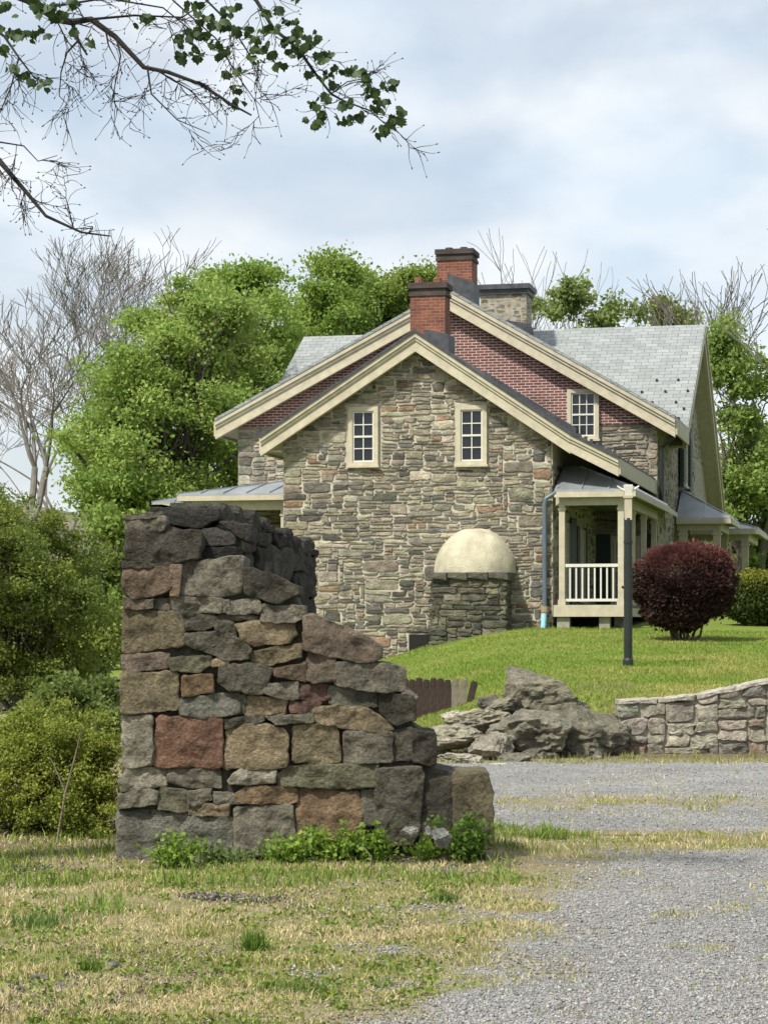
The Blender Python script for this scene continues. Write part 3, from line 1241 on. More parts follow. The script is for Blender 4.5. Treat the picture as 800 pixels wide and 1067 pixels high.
part('rail', lambda b: b.box(6.505, 7.695, .10, .18, 2.87, 2.94), M['white'], rl)
part('rail', lambda b: b.box(6.505, 7.695, .11, .17, 2.10, 2.16), M['white'], rl)
bal = part('baluster', lambda b: b.box(-.018, .018, .12, .156, 2.16, 2.87), M['white'], rl)
bal.location = (6.62, 0, 0)
for k in range(1, 8):
    q = bal.copy()
    COL.objects.link(q)
    q.location = (6.62 + .138 * k, 0, 0)
# left porches
pl = hip_porch('side_porch', -3.55, -.02, 3.0, 7.46, 4.76, .62, 3.2, 'l')
q = post.copy()
COL.objects.link(q)
q.parent = pl
q.location = (-.90, 3.3, 2.13)
q = post.copy()
COL.objects.link(q)
q.parent = pl
q.location = (-3.1, 3.3, 2.13)
part('floor', lambda b: b.box(-3.3, -.02, 3.05, 7.45, 1.2, 2.1), M['porchfloor'], pl)
pl2 = hip_porch('side_porch', -5.9, -3.4, 7.9, 12, 4.86, .5, 2.0, 'l')
q = post.copy()
COL.objects.link(q)
q.parent = pl2
q.location = (-5.4, 8.25, 2.2)
# right rear porches on the cross gable
pr2 = hip_porch('side_porch', 7.86, 9.35, 12.0, 15.5, 4.48, .85, 1.5)
pr3 = hip_porch('side_porch', 7.86, 9.85, 16.2, 21.0, 4.35, .5, 1.6)
for pp, u, v, z in ((pr2, 8.95, 12.3, 4.2), (pr3, 9.45, 16.5, 4.05), (pr2, 8.02, 12.3, 4.2), (pr2, 8.95, 15.0, 4.2)):
    q = post.copy()
    COL.objects.link(q)
    q.parent = pp
    q.scale = (1.5, 1.5, 1.05)
    q.location = (u, v, z - 2.27 * 1.05)
part('floor', lambda b: b.box(7.86, 9.2, 12.1, 15.5, 1.2, 1.82), M['porchfloor'], pr2)
part('floor', lambda b: b.box(7.86, 9.7, 16.2, 21, 1.2, 1.68), M['porchfloor'], pr3)
# dark corner downspout on the right front corner
part('downspout', lambda b: b.tube([(MR[0] - .06, MV + .1, 6.4), (MU1 + .1, MV + .12, 6.1), (MU1 + .1, MV + .12, 4.72)], .06, 8), M['black'], house)

# ------------------------------------------------------------------ the ruin in the foreground
RY = 14.8
C = dict(k=(.040, .037, .030), d=(.068, .064, .051), g=(.112, .106, .085), o=(.120, .102, .062), b=(.100, .074, .051), r=(.118, .064, .043),
         m=(.078, .045, .037), t=(.170, .135, .084), u=(.086, .089, .076), l=(.185, .176, .142), s=(.125, .084, .048), v=(.105, .104, .068), p=(.112, .088, .069))
RUIN = [
    ('g', 0, [(132, 542), (170, 539), (174, 545), (169, 552), (132, 553)]),
    ('k', 0, [(132, 554), (206, 553), (209, 560), (207, 580), (180, 586), (132, 584)]),
    ('k', 0, [(129, 586), (176, 587), (176, 591), (129, 591)]),
    ('b', 0, [(129, 593), (150, 591), (176, 592), (178, 612), (160, 621), (139, 622), (129, 613)]),
    ('b', 0, [(178, 590), (188, 589), (186, 621), (179, 621)]),
    ('g', 0, [(190, 586), (202, 585), (203, 620), (188, 619)]),
    ('g', 1, [(205, 587), (250, 579), (253, 582), (252, 615), (232, 622), (205, 620)]),
    ('k', 1, [(255, 592), (283, 599), (311, 612), (310, 617), (288, 628), (266, 621), (256, 617)]),
    ('p', 0, [(129, 624), (151, 623), (152, 633), (130, 634)]),
    ('d', 0, [(153, 625), (160, 625), (160, 633), (153, 633)]),
    ('d', 0, [(161, 625), (176, 624), (176, 635), (161, 634)]),
    ('g', 0, [(178, 624), (206, 623), (232, 625), (231, 638), (180, 636)]),
    ('g', 0, [(234, 626), (239, 627), (243, 639), (234, 637)]),
    ('g', 0, [(241, 628), (268, 624), (272, 634), (268, 639), (244, 639)]),
    ('g', 0, [(274, 631), (316, 633), (317, 642), (306, 648), (272, 646)]),
    ('o', 0, [(128, 636), (178, 638), (191, 654), (192, 671), (160, 677), (129, 680)]),
    ('d', 0, [(180, 639), (222, 640), (224, 652), (208, 656), (194, 655)]),
    ('d', 0, [(225, 642), (245, 641), (268, 642), (266, 646), (225, 646)]),
    ('d', 0, [(226, 648), (243, 649), (244, 663), (226, 656)]),
    ('t', 0, [(246, 652), (274, 648), (306, 650), (308, 661), (298, 669), (264, 672), (252, 666)]),
    ('d', 0, [(194, 661), (232, 659), (258, 672), (258, 686), (232, 687), (196, 672)]),
    ('o', 0, [(260, 680), (314, 671), (314, 685), (280, 693), (264, 688)]),
    ('p', 1, [(317, 644), (325, 640), (360, 655), (388, 667), (397, 672), (396, 685), (386, 690), (352, 685), (317, 676)]),
    ('p', 0, [(128, 683), (174, 681), (175, 695), (130, 701)]),
    ('v', 0, [(177, 686), (220, 684), (220, 693), (206, 700), (180, 698)]),
    ('t', 0, [(222, 688), (237, 688), (236, 693), (222, 694)]),
    ('d', 0, [(230, 695), (256, 692), (284, 702), (272, 724), (240, 718), (229, 710)]),
    ('o', 0, [(128, 702), (184, 701), (187, 738), (128, 744)]),
    ('s', 0, [(191, 705), (222, 704), (222, 720), (190, 726)]),
    ('u', 0, [(188, 729), (248, 721), (250, 743), (216, 748), (189, 745)]),
    ('b', 0, [(287, 698), (318, 691), (319, 710), (288, 704)]),
    ('p', 0, [(322, 680), (350, 683), (349, 708), (328, 711), (321, 708)]),
    ('g', 1, [(351, 690), (396, 692), (422, 699), (421, 718), (400, 722), (350, 713)]),
    ('g', 0, [(273, 720), (281, 713), (310, 711), (311, 728), (286, 726)]),
    ('m', 0, [(312, 713), (340, 714), (342, 726), (336, 730), (312, 728)]),
    ('u', 1, [(343, 715), (376, 719), (392, 723), (393, 736), (344, 734)]),
    ('t', 0, [(257, 727), (298, 728), (297, 743), (256, 744)]),
    ('m', 0, [(303, 731), (334, 732), (328, 743), (304, 742)]),
    ('u', 0, [(251, 724), (256, 724), (255, 742), (251, 742)]),
    ('g', 0, [(276, 747), (326, 744), (326, 752), (290, 754)]),
    ('t', 0, [(328, 742), (340, 736), (380, 738), (406, 752), (409, 759), (380, 762), (330, 752)]),
    ('l', 0, [(128, 746), (158, 746), (158, 796), (130, 800)]),
    ('r', 0, [(163, 747), (231, 748), (231, 800), (161, 799)]),
    ('d', 0, [(234, 750), (274, 747), (274, 752), (236, 758)]),
    ('t', 0, [(237, 762), (262, 754), (294, 759), (299, 769), (299, 797), (280, 800), (234, 800)]),
    ('o', 0, [(306, 756), (350, 755), (355, 794), (305, 794)]),
    ('g', 0, [(359, 761), (408, 764), (409, 793), (358, 796)]),
    ('d', 1, [(412, 762), (428, 759), (430, 790), (412, 793)]),
    ('k', 1, [(431, 759), (453, 766), (454, 794), (446, 798), (432, 792)]),
    ('k', 1, [(394, 722), (430, 726), (432, 749), (412, 756), (396, 741)]),
    ('g', 1, [(421, 718), (434, 725), (432, 728), (420, 724)]),
    ('l', 0, [(124, 814), (132, 802), (173, 800), (173, 818), (127, 824)]),
    ('g', 0, [(175, 804), (210, 802), (229, 803), (230, 820), (196, 820), (176, 814)]),
    ('l', 0, [(238, 812), (252, 802), (286, 803), (285, 815), (260, 817), (240, 815)]),
    ('v', 0, [(289, 808), (304, 799), (352, 797), (393, 798), (393, 818), (360, 821), (290, 819)]),
    ('g', 0, [(123, 830), (152, 822), (163, 827), (163, 837), (124, 842)]),
    ('v', 0, [(165, 828), (170, 822), (195, 825), (196, 843), (188, 846), (166, 842)]),
    ('g', 0, [(197, 825), (219, 824), (219, 833), (206, 838), (197, 837)]),
    ('g', 0, [(221, 826), (248, 828), (250, 837), (224, 836)]),
    ('t', 0, [(198, 839), (239, 840), (239, 850), (198, 848)]),
    ('s', 0, [(244, 829), (258, 820), (308, 821), (309, 834), (290, 837), (252, 836)]),
    ('u', 0, [(123, 846), (170, 846), (242, 853), (244, 896), (122, 908)]),
    ('g', 0, [(246, 842), (304, 838), (306, 884), (246, 894)]),
    ('s', 0, [(309, 826), (316, 822), (372, 826), (376, 840), (375, 884), (309, 888)]),
    ('g', 0, [(377, 824), (391, 823), (391, 860), (378, 860)]),
    ('d', 1, [(393, 802), (438, 799), (440, 812), (436, 864), (428, 880), (392, 880)]),
    ('k', 1, [(440, 806), (470, 812), (469, 870), (438, 875)]),
    ('o', 1, [(472, 806), (508, 806), (512, 830), (513, 882), (474, 886)]),
    ('g', 0, [(246, 664), (252, 668), (262, 674), (259, 679), (250, 672)]),
    ('d', 0, [(131, 537), (131, 541), (170, 539), (168, 534)]),
    ('d', 0, [(258, 690), (284, 696), (284, 700), (260, 695)]),
    ('g', 0, [(176, 637), (188, 640), (190, 648), (184, 642)]),
]
ruin = empty('ruined_wall', (-.7, RY + .4, 0))
setp(ruin, 'ruined corner of dark brown fieldstone walls stepping down to the right, weeds at its foot', 'ruin')
off = Vector((.7, -RY - .4, 0))
FINE = [(1.0, -1.0), (.985, -.35), (.955, 0), (.91, .08), (.85, .14), (.77, .18), (.68, .2), (.58, .23), (.47, .25), (.36, .27), (.24, .28), (.12, .28)]
rb = MB()
rr = random.Random(11)
fr = (off + Vector((0, RY, 0)), VX, VZ, -VY)
for si, (c, deep, poly) in enumerate(RUIN):
    P = [((x - 400) / F * RY, CAMZ + (HZ - y) / F * RY) for x, y in poly]
    # grow the stones a little so that the joints read as tight as in the wall
    cx = sum(p[0] for p in P) / len(P)
    cy = sum(p[1] for p in P) / len(P)
    P = [(p[0] + math.copysign(min(.013, abs(p[0] - cx) * .5), p[0] - cx), p[1] + math.copysign(min(.012, abs(p[1] - cy) * .5), p[1] - cy)) for p in P]
    P = chaikin(P, .06)
    kk = rr.uniform(.88, 1.12)
    col = tuple((q_ * .80 + .20 * (sum(C[c]) / 3)) * kk * w_ for q_, w_ in zip(C[c], (1.60, 1.52, 1.36)))
    big = (max(p[0] for p in P) - min(p[0] for p in P))
    push = rr.uniform(-.02, .03)
    fr_ = (fr[0] + Vector((0, -push, 0)), VX, VZ, -VY)
    stone(rb, P, fr_, .62 if deep else .25, .014, .030 if big > .12 else .015, si * .71 + 1, .015, FINE, col, freq=8, jit=.012,
          tilt=(rr.uniform(-.09, .09), rr.uniform(-.13, .05)))
front = rb.build('front_wall', M['ruin'], ruin, True)


def f(b):
    prof = [(133, 548), (168, 545), (205, 556), (206, 590), (250, 586), (253, 600), (306, 616), (318, 648), (388, 674), (392, 690), (416, 702), (418, 720), (427, 730), (429, 754), (448, 768), (450, 800), (504, 812), (508, 905), (124, 915), (126, 830)]
    P = [((x - 400) / F * RY, CAMZ + (HZ - y) / F * RY) for x, y in prof]
    b.prism_y([(p[0] + off.x, p[1]) for p in P][::-1], RY + .055 + off.y, RY + .70 + off.y)


part('wall_core', f, M['core'], front)
# loose capping stones behind the front face
cp = MB()
fr2 = (off + Vector((0, RY + .22, 0)), VX, VZ, -VY)
for si, (c, poly) in enumerate((('k', [(155, 527), (228, 529), (230, 541), (205, 552), (156, 546)]), ('d', [(206, 553), (222, 548), (246, 556), (246, 568), (208, 570)]),
                                ('k', [(209, 571), (246, 569), (250, 581), (209, 590)]), ('k', [(224, 541), (262, 545), (262, 566), (247, 560)]))):
    P = chaikin([((x - 400) / F * (RY + .22), CAMZ + (HZ - y) / F * (RY + .22)) for x, y in poly], .13)
    stone(cp, P, fr2, .5, .03, .03, si * 1.3 + 70, .024, FINE, C[c], freq=4.5, jit=.012)
cp.build('cap_stones', M['ruin'], ruin, True)
# the return wall running back, seen along its inner face
S0 = Vector((-1.27, RY + .50, 0)) + off
DI = Vector((.235, .972, 0)).normalized()
NI = Vector((DI.y, -DI.x, 0))
LEN = 3.05


def rtop(p):
    return 2.37 - .02 * p - .05 * max(0, p - 1.2) + .05 * fbm(p * 2.2, 3, 1)


rb2 = MB()
palr = [(3, C['k']), (2, C['d']), (1.2, (.060, .054, .040))]  # dark palette puts the return wall's shadow into its stone colour
regr = [(0, -.2), (LEN, -.2), (LEN, 2.20), (1.7, 2.36), (.8, 2.42), (0, 2.44)]
for (o_, A_, n_, sd) in ((S0, DI, NI, 51), (S0 + DI * LEN - NI * .42, -DI, -NI, 52)):
    rg = regr if sd == 51 else [(0, -.2), (LEN, -.2), (LEN, 2.44), (2.2, 2.42), (1.3, 2.36), (0, 2.20)]
    rubble(rb2, 0, LEN, -.1, 2.5, (o_, A_, VZ, n_), rg, [], palr, sd, cell=(.075, .06), wr=(4, 9), hr=(3, 7), g=.007, depth=.12, r=.022, amp=.035, step=.045, zwarp=.06)
rubble(rb2, 0, .42, -.1, 2.2, (S0 + DI * LEN, -NI, VZ, DI), None, [], palr, 53, cell=(.075, .06), wr=(3, 6), hr=(2, 5), g=.008, depth=.12, r=.04, amp=.05, step=.045)
# jagged caps standing on the top
for k in range(13):
    p = k * LEN / 13
    w_ = LEN / 13
    zt = rtop(p)
    h_ = rr.uniform(.04, .15)
    poly = chaikin([(p + .005, zt - .10), (p + w_ - .008, zt - .10), (p + w_ - rr.uniform(.01, .05), zt + h_ - .04), (p + rr.uniform(.01, .05), zt + h_ - rr.uniform(0, .05))], .15)
    stone(rb2, poly, (S0 + NI * rr.uniform(-.06, .03), DI, VZ, NI), .40, .04, .05, k + 90.4, .04, COARSE, pick(palr, rr), freq=5, jit=.02)
ret = rb2.build('return_wall', M['ruin'], ruin)


def f(b):
    a, e = S0 - NI * .07, S0 + DI * LEN - NI * .07 - DI * .06
    c_, d_ = e - NI * .28, a - NI * .28
    b.hexa([a + VZ * -.2, e + VZ * -.2, c_ + VZ * -.2, d_ + VZ * -.2], [a + VZ * 2.40, e + VZ * 2.2, c_ + VZ * 2.2, d_ + VZ * 2.40])


part('wall_core', f, M['core'], ret)

# ------------------------------------------------------------------ retaining wall of the lawn
rw = empty('retaining_wall', (4.6, WALL_Y, 0))
setp(rw, 'low grey mortared fieldstone retaining wall holding up the lawn beside the gravel', 'wall')
RX0, RX1 = 2.86, 7.2


def rwtop(x):
    return float(np.interp(x, [2.8, 3.45, 3.6, 4.1, 4.7, 5.5, 7.2], [.64, .66, .66, .76, .90, 1.0, 1.15]))


ro = Vector((-4.6, 0, 0))


def f(b):
    n = 24
    xx = [RX0 + .03 + (RX1 - RX0 - .03) * i / n for i in range(n + 1)]
    poly = [(x + ro.x, rwtop(x) - .03 + .012 * fbm(x * 4, 1, 1)) for x in xx]
    b.prism_y([(RX0 + .03 + ro.x, -.2), (RX1 + ro.x, -.2)] + poly[::-1], .045, .5)


body = part('mortar_body', f, M['mortar2'], rw)
rwb = MB()
palw = [(3, (.26, .238, .185)), (2, (.225, .208, .165)), (.8, (.15, .14, .115)), (1, (.30, .27, .21)), (.4, (.2, .15, .11))]
segs = [(2.86, 3.45), (3.45, 4.1), (4.1, 4.7), (4.7, 5.5), (5.5, 7.2)]
for k, (a, b_) in enumerate(segs):
    rubble(rwb, a, b_, -.03, rwtop(b_) + .03, (ro, VX, VZ, -VY), [(a, -.1), (b_, -.1), (b_, rwtop(b_) - .02), (a, rwtop(a) - .02)], [], palw, 61 + k, cell=(.075, .055), wr=(4, 8), hr=(2, 5), g=.012, depth=.06, r=.022, amp=.04, step=.05, zwarp=.05)
rwb.build('stonework', M['wall'], rw)
cpb = MB()
for k in range(9):
    a = RX0 + .02 + k * .48
    b_ = a + .46
    poly = [(a, rwtop(a) - .035), (b_, rwtop(b_) - .035), (b_, rwtop(b_) + .025), (a, rwtop(a) + .02)]
    stone(cpb, poly, (ro + Vector((0, -.02, 0)), VX, VZ, -VY), .45, .03, .03, k + 33.3, .06, COARSE, (.33, .305, .25), freq=5, jit=.02)
cpb.build('coping', M['wall'], rw)


# ------------------------------------------------------------------ rocks
def rock(name, loc, rad, seed, col, m='rock', label=None, group=None, cat='rock', sub=4, nplanes=12, rz=0, tilt=0, amp=.10):
    import bmesh
    rr_ = random.Random(seed)
    bm = bmesh.new()
    bmesh.ops.create_icosphere(bm, subdivisions=sub, radius=1)
    pls = []
    for k in range(nplanes):
        v = Vector((rr_.gauss(0, 1), rr_.gauss(0, 1), rr_.gauss(0, .8))).normalized()
        pls.append((v, rr_.uniform(.45, .82)))
    for v in bm.verts:
        p = v.co.copy()
        for n_, d_ in pls:
            k = p.dot(n_) - d_
            if k > 0:
                p -= n_ * k
        p += v.co * amp * (.55 * fbm(p.x * 1.3 + seed, p.y * 1.3, p.z * 1.3, 3) + .5 * fbm(p.x * 5 + seed, p.y * 5, p.z * 8, 5))
        v.co = Vector((p.x * rad[0], p.y * rad[1], p.z * rad[2]))
    me = bpy.data.meshes.new(name)
    bm.to_mesh(me)
    bm.free()
    at = me.color_attributes.new('Col', 'FLOAT_COLOR', 'POINT')
    a = np.ones((len(me.vertices), 4), dtype=np.float32)
    a[:, :3] = col
    at.data.foreach_set('color', a.ravel())
    me.materials.append(M[m])
    o = link(name, me)
    o.location = loc
    o.rotation_euler = (R(tilt), R(tilt * .7), R(rz))
    setp(o, label, cat, group)
    return o


GR = (.150, .140, .108)
LG = (.225, .208, .165)
ROCKS = [  # px, py (centre), depth, rx, ry, rz, colour, tilt, label
    (556, 726, 27.5, .46, .5, .41, GR, 0, 'tall rounded grey boulder with lichen at the lawn edge, highest of the rock ledge'),
    (604, 765, 26.7, .60, .6, .40, (.125, .118, .092), 8, 'broad dark grey ledge rock touching the end of the retaining wall'),
    (552, 766, 26.4, .55, .5, .36, (.15, .14, .115), -8, 'grass stained ledge rock left of the broad dark one, under the tall boulder'),
    (640, 775, 26.9, .13, .3, .30, (.16, .15, .13), 0, 'narrow upright rock wedged against the retaining wall end'),
    (500, 752, 27.0, .40, .4, .17, LG, 18, 'long pale tilted slab in the middle of the rock ledge'),
    (527, 742, 27.3, .30, .4, .16, GR, 20, 'flat slab leaning on the left foot of the tall boulder'),
    (470, 768, 26.3, .36, .4, .20, LG, 0, 'pale squarish block at the left end of the rock ledge'),
    (476, 747, 28.0, .30, .3, .10, (.3, .28, .24), 0, 'thin flat white topped slab lying near the brown fence'),
    (511, 778, 25.8, .28, .3, .20, (.2, .18, .15), 25, 'tilted split rock low in front of the rock ledge'),
    (478, 790, 25.3, .30, .25, .09, (.26, .24, .2), 0, 'low flat rock in the dirt at the left foot of the ledge'),
    (518, 800, 24.9, .13, .1, .07, (.38, .36, .32), 0, 'small white chip lying on the gravel edge before the ledge'),
    (513, 736, 27.9, .18, .2, .13, (.11, .105, .09), 10, 'small dark knob of rock between the slabs and the tall boulder'),
    (592, 741, 27.6, .40, .4, .14, (.22, .2, .16), 12, 'flat weathered slab behind the broad dark ledge rock'),
    (446, 778, 27.0, .3, .3, .16, (.17, .155, .13), 0, 'half hidden rock between the ruin and the rock ledge'),
    (535, 792, 25.5, .22, .2, .10, (.14, .13, .11), 0, 'small mossy stone under the grass stained ledge rock'),
]
for k, (px, py, Y, a, b_, c_, col, tl, lab) in enumerate(ROCKS):
    x, y, z = W(px, py, Y)
    rock('boulder', (x, y, z), (a * 1.38, b_ * 1.3, c_ * 1.32), 100 + k * 7, tuple(q_ * w_ for q_, w_ in zip(col, (1.25, 1.24, 1.15))), label=lab, group='rocks of the ledge below the lawn', tilt=tl, rz=k * 37, sub=5 if a > .25 else 4, amp=.17, nplanes=30)

g_r = random.Random(9)
for k in range(26):
    px = g_r.uniform(448, 640)
    t_ = g_r.random()
    Y = 25.6 + 2.6 * t_
    x = (px - 400) / F * Y
    z = Hs(x, Y) + .02
    a = g_r.uniform(.06, .17)
    kk = g_r.uniform(.7, 1.3)
    rock('rock_fragment', (x, Y, z), (a, a * .8, a * g_r.uniform(.35, .8)), 700 + k, (.19 * kk, .172 * kk, .132 * kk), label='small broken rock fragment lying between the boulders of the ledge',
         group='small fragments among the ledge boulders', rz=k * 41, tilt=g_r.uniform(-20, 20), sub=3, nplanes=16)

# small stones round the ruin
for k, (px, py, Y, a, c_, col, lab) in enumerate((
        (427, 866, 14.5, .085, .055, (.40, .38, .35), 'pale broken stone in the weeds, left of two at the dark corner block'),
        (459, 872, 14.35, .10, .08, (.30, .30, .28), 'large pale grey stone in the weeds right of the broken white one'),
        (446, 866, 14.6, .05, .05, (.42, .40, .36), 'small white stone wedged between the two pale stones at the ruin'),
        (65, 1033, 9.55, .075, .035, (.27, .26, .24), 'flat grey stone lying in the dirt at the lower left'),
        (40, 1022, 9.8, .06, .03, (.30, .28, .26), 'pale flat stone half buried left of the flat grey one'),
        (225, 937, 12.7, .05, .025, (.33, .32, .31), 'small whitish chip among dark litter in front of the ruin'),
        (118, 1008, 10.2, .06, .025, (.25, .23, .21), 'small buried stone in the grass right of the two flat stones'))):
    x, y, z = W(px, py, Y)
    rock('stone', (x, y, max(.01, z)), (a, a * .8, c_), 300 + k, tuple(c_i * .72 for c_i in col), label=lab, cat='stone', sub=4, nplanes=26, amp=.2, rz=k * 50, group='loose stones on the grass')

# ------------------------------------------------------------------ brown board fence behind the ruin
fy = 32.5
x0, x1 = W(396, 0, fy)[0], W(470, 0, fy)[0]
fe = empty('board_fence', ((x0 + x1) / 2, fy, Hs((x0 + x1) / 2, fy)))
setp(fe, 'short dark brown board fence with a leaning grey end board, between ruin and lawn', 'fence')
ztop, zbot = W(0, 707, fy)[2], -.05
nb = 10
bw = (x1 - x0) / nb
zb0 = fe.location.z


def boardm(h):
    def f(b):
        w_ = bw * .492
        b.prism_y([(-w_, 0), (w_, 0), (w_, h - .03), (w_ * .6, h), (-w_ * .6, h), (-w_, h - .03)], -.012, .012)
    return f


bd = part('board', boardm(ztop - zbot), M['board'], fe)
for k in range(nb):
    q = bd if k == 0 else bd.copy()
    if k:
        COL.objects.link(q)
    q.location = (-(x1 - x0) / 2 + bw * (k + .5), rr.uniform(-.006, .006), zbot - zb0 + rr.uniform(-.02, .015))
for k, (dx, ry, m_) in enumerate(((.06, 4, 'oldwood'), (.15, 7, 'oldwood'), (.215, 13, 'board'))):
    q = part('board', boardm(ztop - zbot - .01 * k), M[m_], fe)
    q.location = ((x1 - x0) / 2 + dx - .05, .01 * k, zbot - zb0)
    q.rotation_euler = (0, R(ry), 0)
    q['label'] = 'loose weathered board leaning at the fence end' if m_ == 'oldwood' else 'dark end board leaning right'
for z_ in (zbot - zb0 + .15, ztop - zb0 - .25):
    part('rail', lambda b: b.box(-(x1 - x0) / 2, (x1 - x0) / 2 + .1, .014, .05, z_, z_ + .08), M['board'], fe)

# ------------------------------------------------------------------ lamp post on the lawn
ly = 35.0
lx = W(654, 0, ly)[0]
lz = Hs(lx, ly)
lp = empty('lamp_post', (lx, ly, lz))
setp(lp, 'black and cream lamp post without lantern standing on the lawn before the porch', 'lamp post')
lt = W(0, 506, ly)[2] - lz
part('pole', lambda b: (b.tube([(0, 0, -.1), (0, 0, lt - 1.15)], .068, 16), b.tube([(0, 0, lt - 1.16), (0, 0, lt - .52)], .062, 16),
                        b.tube([(0, 0, lt - .92), (0, 0, lt - .88)], .074, 16)), M['black'], lp)
part('sleeve', lambda b: (b.box(-.055, .055, -.055, .055, lt - .55, lt - .17), b.box(-.07, .07, -.07, .07, lt - .20, lt - .16)), M['cream'], lp)


def f(b):
    b.hexa([(-.05, -.05, lt - .16), (.05, -.05, lt - .16), (.05, .05, lt - .16), (-.05, .05, lt - .16)],
           [(-.07, -.065, lt - .01), (.07, -.065, lt - .01), (.07, .065, lt - .01), (-.07, .065, lt - .01)])
    b.box(-.066, .066, -.06, .06, lt - .01, lt + .015)


hd = part('lamp_holder', f, M['white'], lp)
for s_ in (-1, 1):
    part('arm', lambda b: b.tube([(s_ * .055, 0, lt - .08), (s_ * .11, 0, lt - .055), (s_ * .175, 0, lt - .005)], [.024, .02, .012], 8), M['white'], hd)
lw = part('pole_base', lambda b: b.tube([(0, 0, -.1), (0, 0, .10), (0, 0, .14)], [.085, .085, .07], 16), M['black'], lp)


# ------------------------------------------------------------------ foliage helpers
def leaf_mesh(name, P, size, cols, m, elong=1.5, up=0.0, seed=0, fold=.25):
    """one small folded leaf (two triangles) at every point"""
    g_ = np.random.default_rng(seed)
    n = len(P)
    D = g_.normal(size=(n, 3))
    D[:, 2] -= up
    D /= np.linalg.norm(D, axis=1, keepdims=True)
    Q = g_.normal(size=(n, 3))
    S = np.cross(D, Q)
    S /= np.linalg.norm(S, axis=1, keepdims=True) + 1e-9
    Nn = np.cross(D, S)
    s = (size * g_.uniform(.6, 1.35, n))[:, None]
    A = P - D * s * elong * .5
    B = P + S * s * .5 + Nn * s * fold
    Cc = P + D * s * elong * .5
    E_ = P - S * s * .5 + Nn * s * fold
    V = np.stack([A, B, Cc, E_], 1).reshape(-1, 3)
    i = np.arange(n) * 4
    Fq = np.concatenate([np.stack([i, i + 1, i + 2], 1), np.stack([i, i + 2, i + 3], 1)])
    return np_mesh(name, V, Fq, m, np.repeat(cols, 4, 0))


def clumps(blobs, n_cl, n_leaf, cl_r, seed, colA, colB, shell=.45, flat=.7, sub=4):
    """leaf points gathered in clumps through the volume of ellipsoids (cx,cy,cz,rx,ry,rz,weight)"""
    g_ = np.random.default_rng(seed)
    wts = np.array([b[6] for b in blobs], float)
    wts /= wts.sum()
    which = g_.choice(len(blobs), n_cl, p=wts)
    Bc = np.array([b[:3] for b in blobs])[which]
    Br = np.array([b[3:6] for b in blobs])[which]
    n_sub = max(8, int(n_cl / sub))
    wsub = g_.choice(len(blobs), n_sub, p=wts)
    Sb = np.array([b[:3] for b in blobs])[wsub]
    Sr = np.array([b[3:6] for b in blobs])[wsub]
    d = g_.normal(size=(n_sub, 3))
    d /= np.linalg.norm(d, axis=1, keepdims=True)
    r = g_.uniform(0, 1, n_sub) ** shell * 1.04
    sc_ = Sb + d * r[:, None] * Sr
    ssz = Sr.mean(1) * g_.uniform(.10, .46, n_sub)
    which = g_.integers(0, n_sub, n_cl)
    e = g_.normal(size=(n_cl, 3))
    e /= np.linalg.norm(e, axis=1, keepdims=True)
    e *= (g_.uniform(0, 1, n_cl) ** .5)[:, None]
    e[:, 2] *= .72
    cc_ = sc_[which] + e * ssz[which][:, None]
    rad = cl_r * g_.uniform(.55, 1.4, n_cl)
    ci = g_.integers(0, n_cl, n_leaf)
    e = g_.normal(size=(n_leaf, 3)) * .55
    e[:, 2] *= flat
    P = cc_[ci] + e * rad[ci][:, None]
    tone = g_.uniform(0, 1, n_cl)[ci] * .6 + g_.uniform(0, 1, n_leaf) * .4
    cols = np.array(colA)[None] * (1 - tone[:, None]) + np.array(colB)[None] * tone[:, None]
    cols = cols * g_.uniform(.8, 1.2, n_leaf)[:, None]
    return P, cols, cc_


def limb_path(a, b, g_, wob=.08, n=5):
    a, b = np.array(a, float), np.array(b, float)
    Ln = np.linalg.norm(b - a)
    pts = []
    for k in range(n):
        t = k / (n - 1)
        p = a + (b - a) * t
        p[2] += math.sin(t * math.pi) * Ln * .06
        if 0 < k < n - 1:
            p += g_.normal(size=3) * Ln * wob
        pts.append(tuple(p))
    return pts


